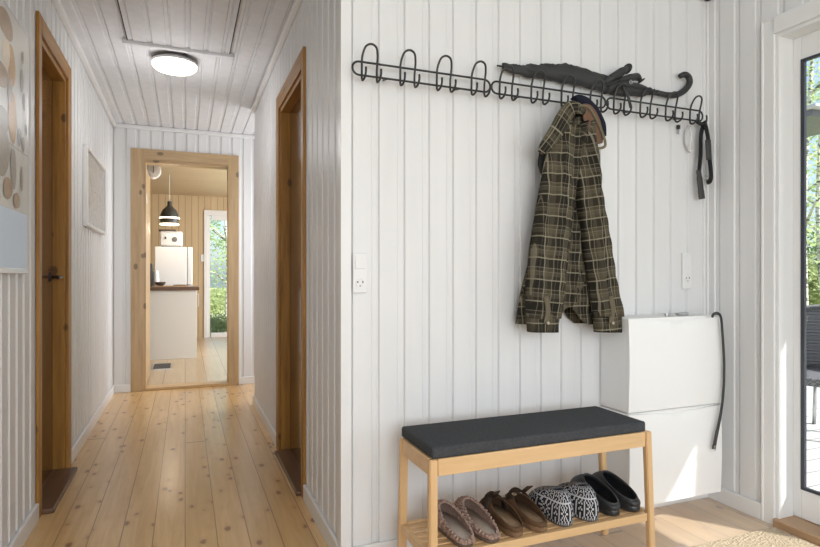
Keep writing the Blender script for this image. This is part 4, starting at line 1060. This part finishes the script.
# through the kitchen door
a_ = (1.6, 15.5)
tree(.95, 14.6, 4.4, .8, 130, .045, 0, 'light green tree seen through the kitchen garden door')
for (x, y, h, cr, n, s_, lm, lb) in ((.65, 11.9, .62, .45, 300, .03, 1, 'low green bush just outside the kitchen garden door'), (.55, 17.2, .85, 1.0, 300, .05, 1, 'meadow bush behind the low bush outside the kitchen'), (1.6, 26, .85, 3.0, 500, .07, 1, 'distant bush on the meadow outside the kitchen')):
    tree(x, y, h, cr, n, s_, lm, lb, 'bush', False)
# pergola beam and roof edge outside the glass door
pg = thing('pergola_roof', 'grey flat roof edge on a thin post beyond the deck, seen through the glass door', 'roof', (7.2, 5.2, -.25))
link('roof_edge', B(6.35, 7.3, 4.1, 9.0, 2.78, 2.85, .004), mat('grey_painted_fascia', (.16, .17, .19), .6), pg)
link('roof_cover', B(6.25, 7.4, 4.0, 9.1, 2.85, 2.875), mat('light_roof_edge', (.55, .56, .58), .5), pg)
for q_ in ((6.45, 8.9), (7.15, 8.9), (6.45, 4.02)): link('post', B(q_[0], q_[0]+.06, q_[1], q_[1]+.06, -.06, 2.78), M['trimw'], pg)
# rattan chair on the deck
m = mat('grey_rattan', (.10, .10, .11), .7); g = N(m); ck = g.n('ShaderNodeTexChecker'); g.l(g.tc(), ck.inputs[0]); ck.inputs['Scale'].default_value = 90
ck.inputs['Color1'].default_value = (.05, .05, .055, 1); ck.inputs['Color2'].default_value = (.20, .20, .215, 1); g.col(ck.outputs[0]); M['rattan'] = m
cx, cy, cz = 4.12, 2.58, -.06
rc = thing('garden_chair', 'grey woven rattan garden chair on the deck outside the glass door', 'chair', (cx, cy, cz))
bm = bmesh.new(); rg1 = []
for j in range(9):
    row = []
    for k in range(25):
        an = radians(-120)+radians(240)*k/24+radians(35); hgt = .40+.46*(.55+.45*cos(radians(-120)+radians(240)*k/24))*j/8
        rr = .27+.05*j/8; row.append(Vector((cx+rr*cos(an), cy+rr*sin(an), cz+hgt)))
    rg1.append(row)
R1 = [[bm.verts.new(p) for p in r] for r in rg1]; R2 = [[bm.verts.new(p+Vector(((p.x-cx)*.09, (p.y-cy)*.09, 0))) for p in r] for r in rg1]
for j in range(8):
    for k in range(24):
        bm.faces.new((R1[j][k], R1[j][k+1], R1[j+1][k+1], R1[j+1][k])); bm.faces.new((R2[j+1][k], R2[j+1][k+1], R2[j][k+1], R2[j][k]))
for k in range(24): bm.faces.new((R1[8][k], R1[8][k+1], R2[8][k+1], R2[8][k])); bm.faces.new((R2[0][k], R2[0][k+1], R1[0][k+1], R1[0][k]))
for k in (0, 24):
    for j in range(8): bm.faces.new((R1[j][k], R1[j+1][k], R2[j+1][k], R2[j][k]))
link('backrest', bm, M['rattan'], rc, smooth=True)
link('seat', lathe(bmesh.new(), [(.27, .36), (.285, .38), (.285, .41), (.27, .42)], (cx, cy, cz), 32), M['rattan'], rc, angle=40)
link('armrest_rim', tube(bmesh.new(), [Vector(p)+Vector((0, 0, .006)) for p in rg1[-1]], .016, 10), M['rattan'], rc, smooth=True)
for k in range(4):
    an = radians(45+90*k); link('leg', tube(bmesh.new(), [(cx+.22*cos(an), cy+.22*sin(an), cz+.37), (cx+.27*cos(an), cy+.27*sin(an), cz)], .013, 8), M['steel'], rc, smooth=True)
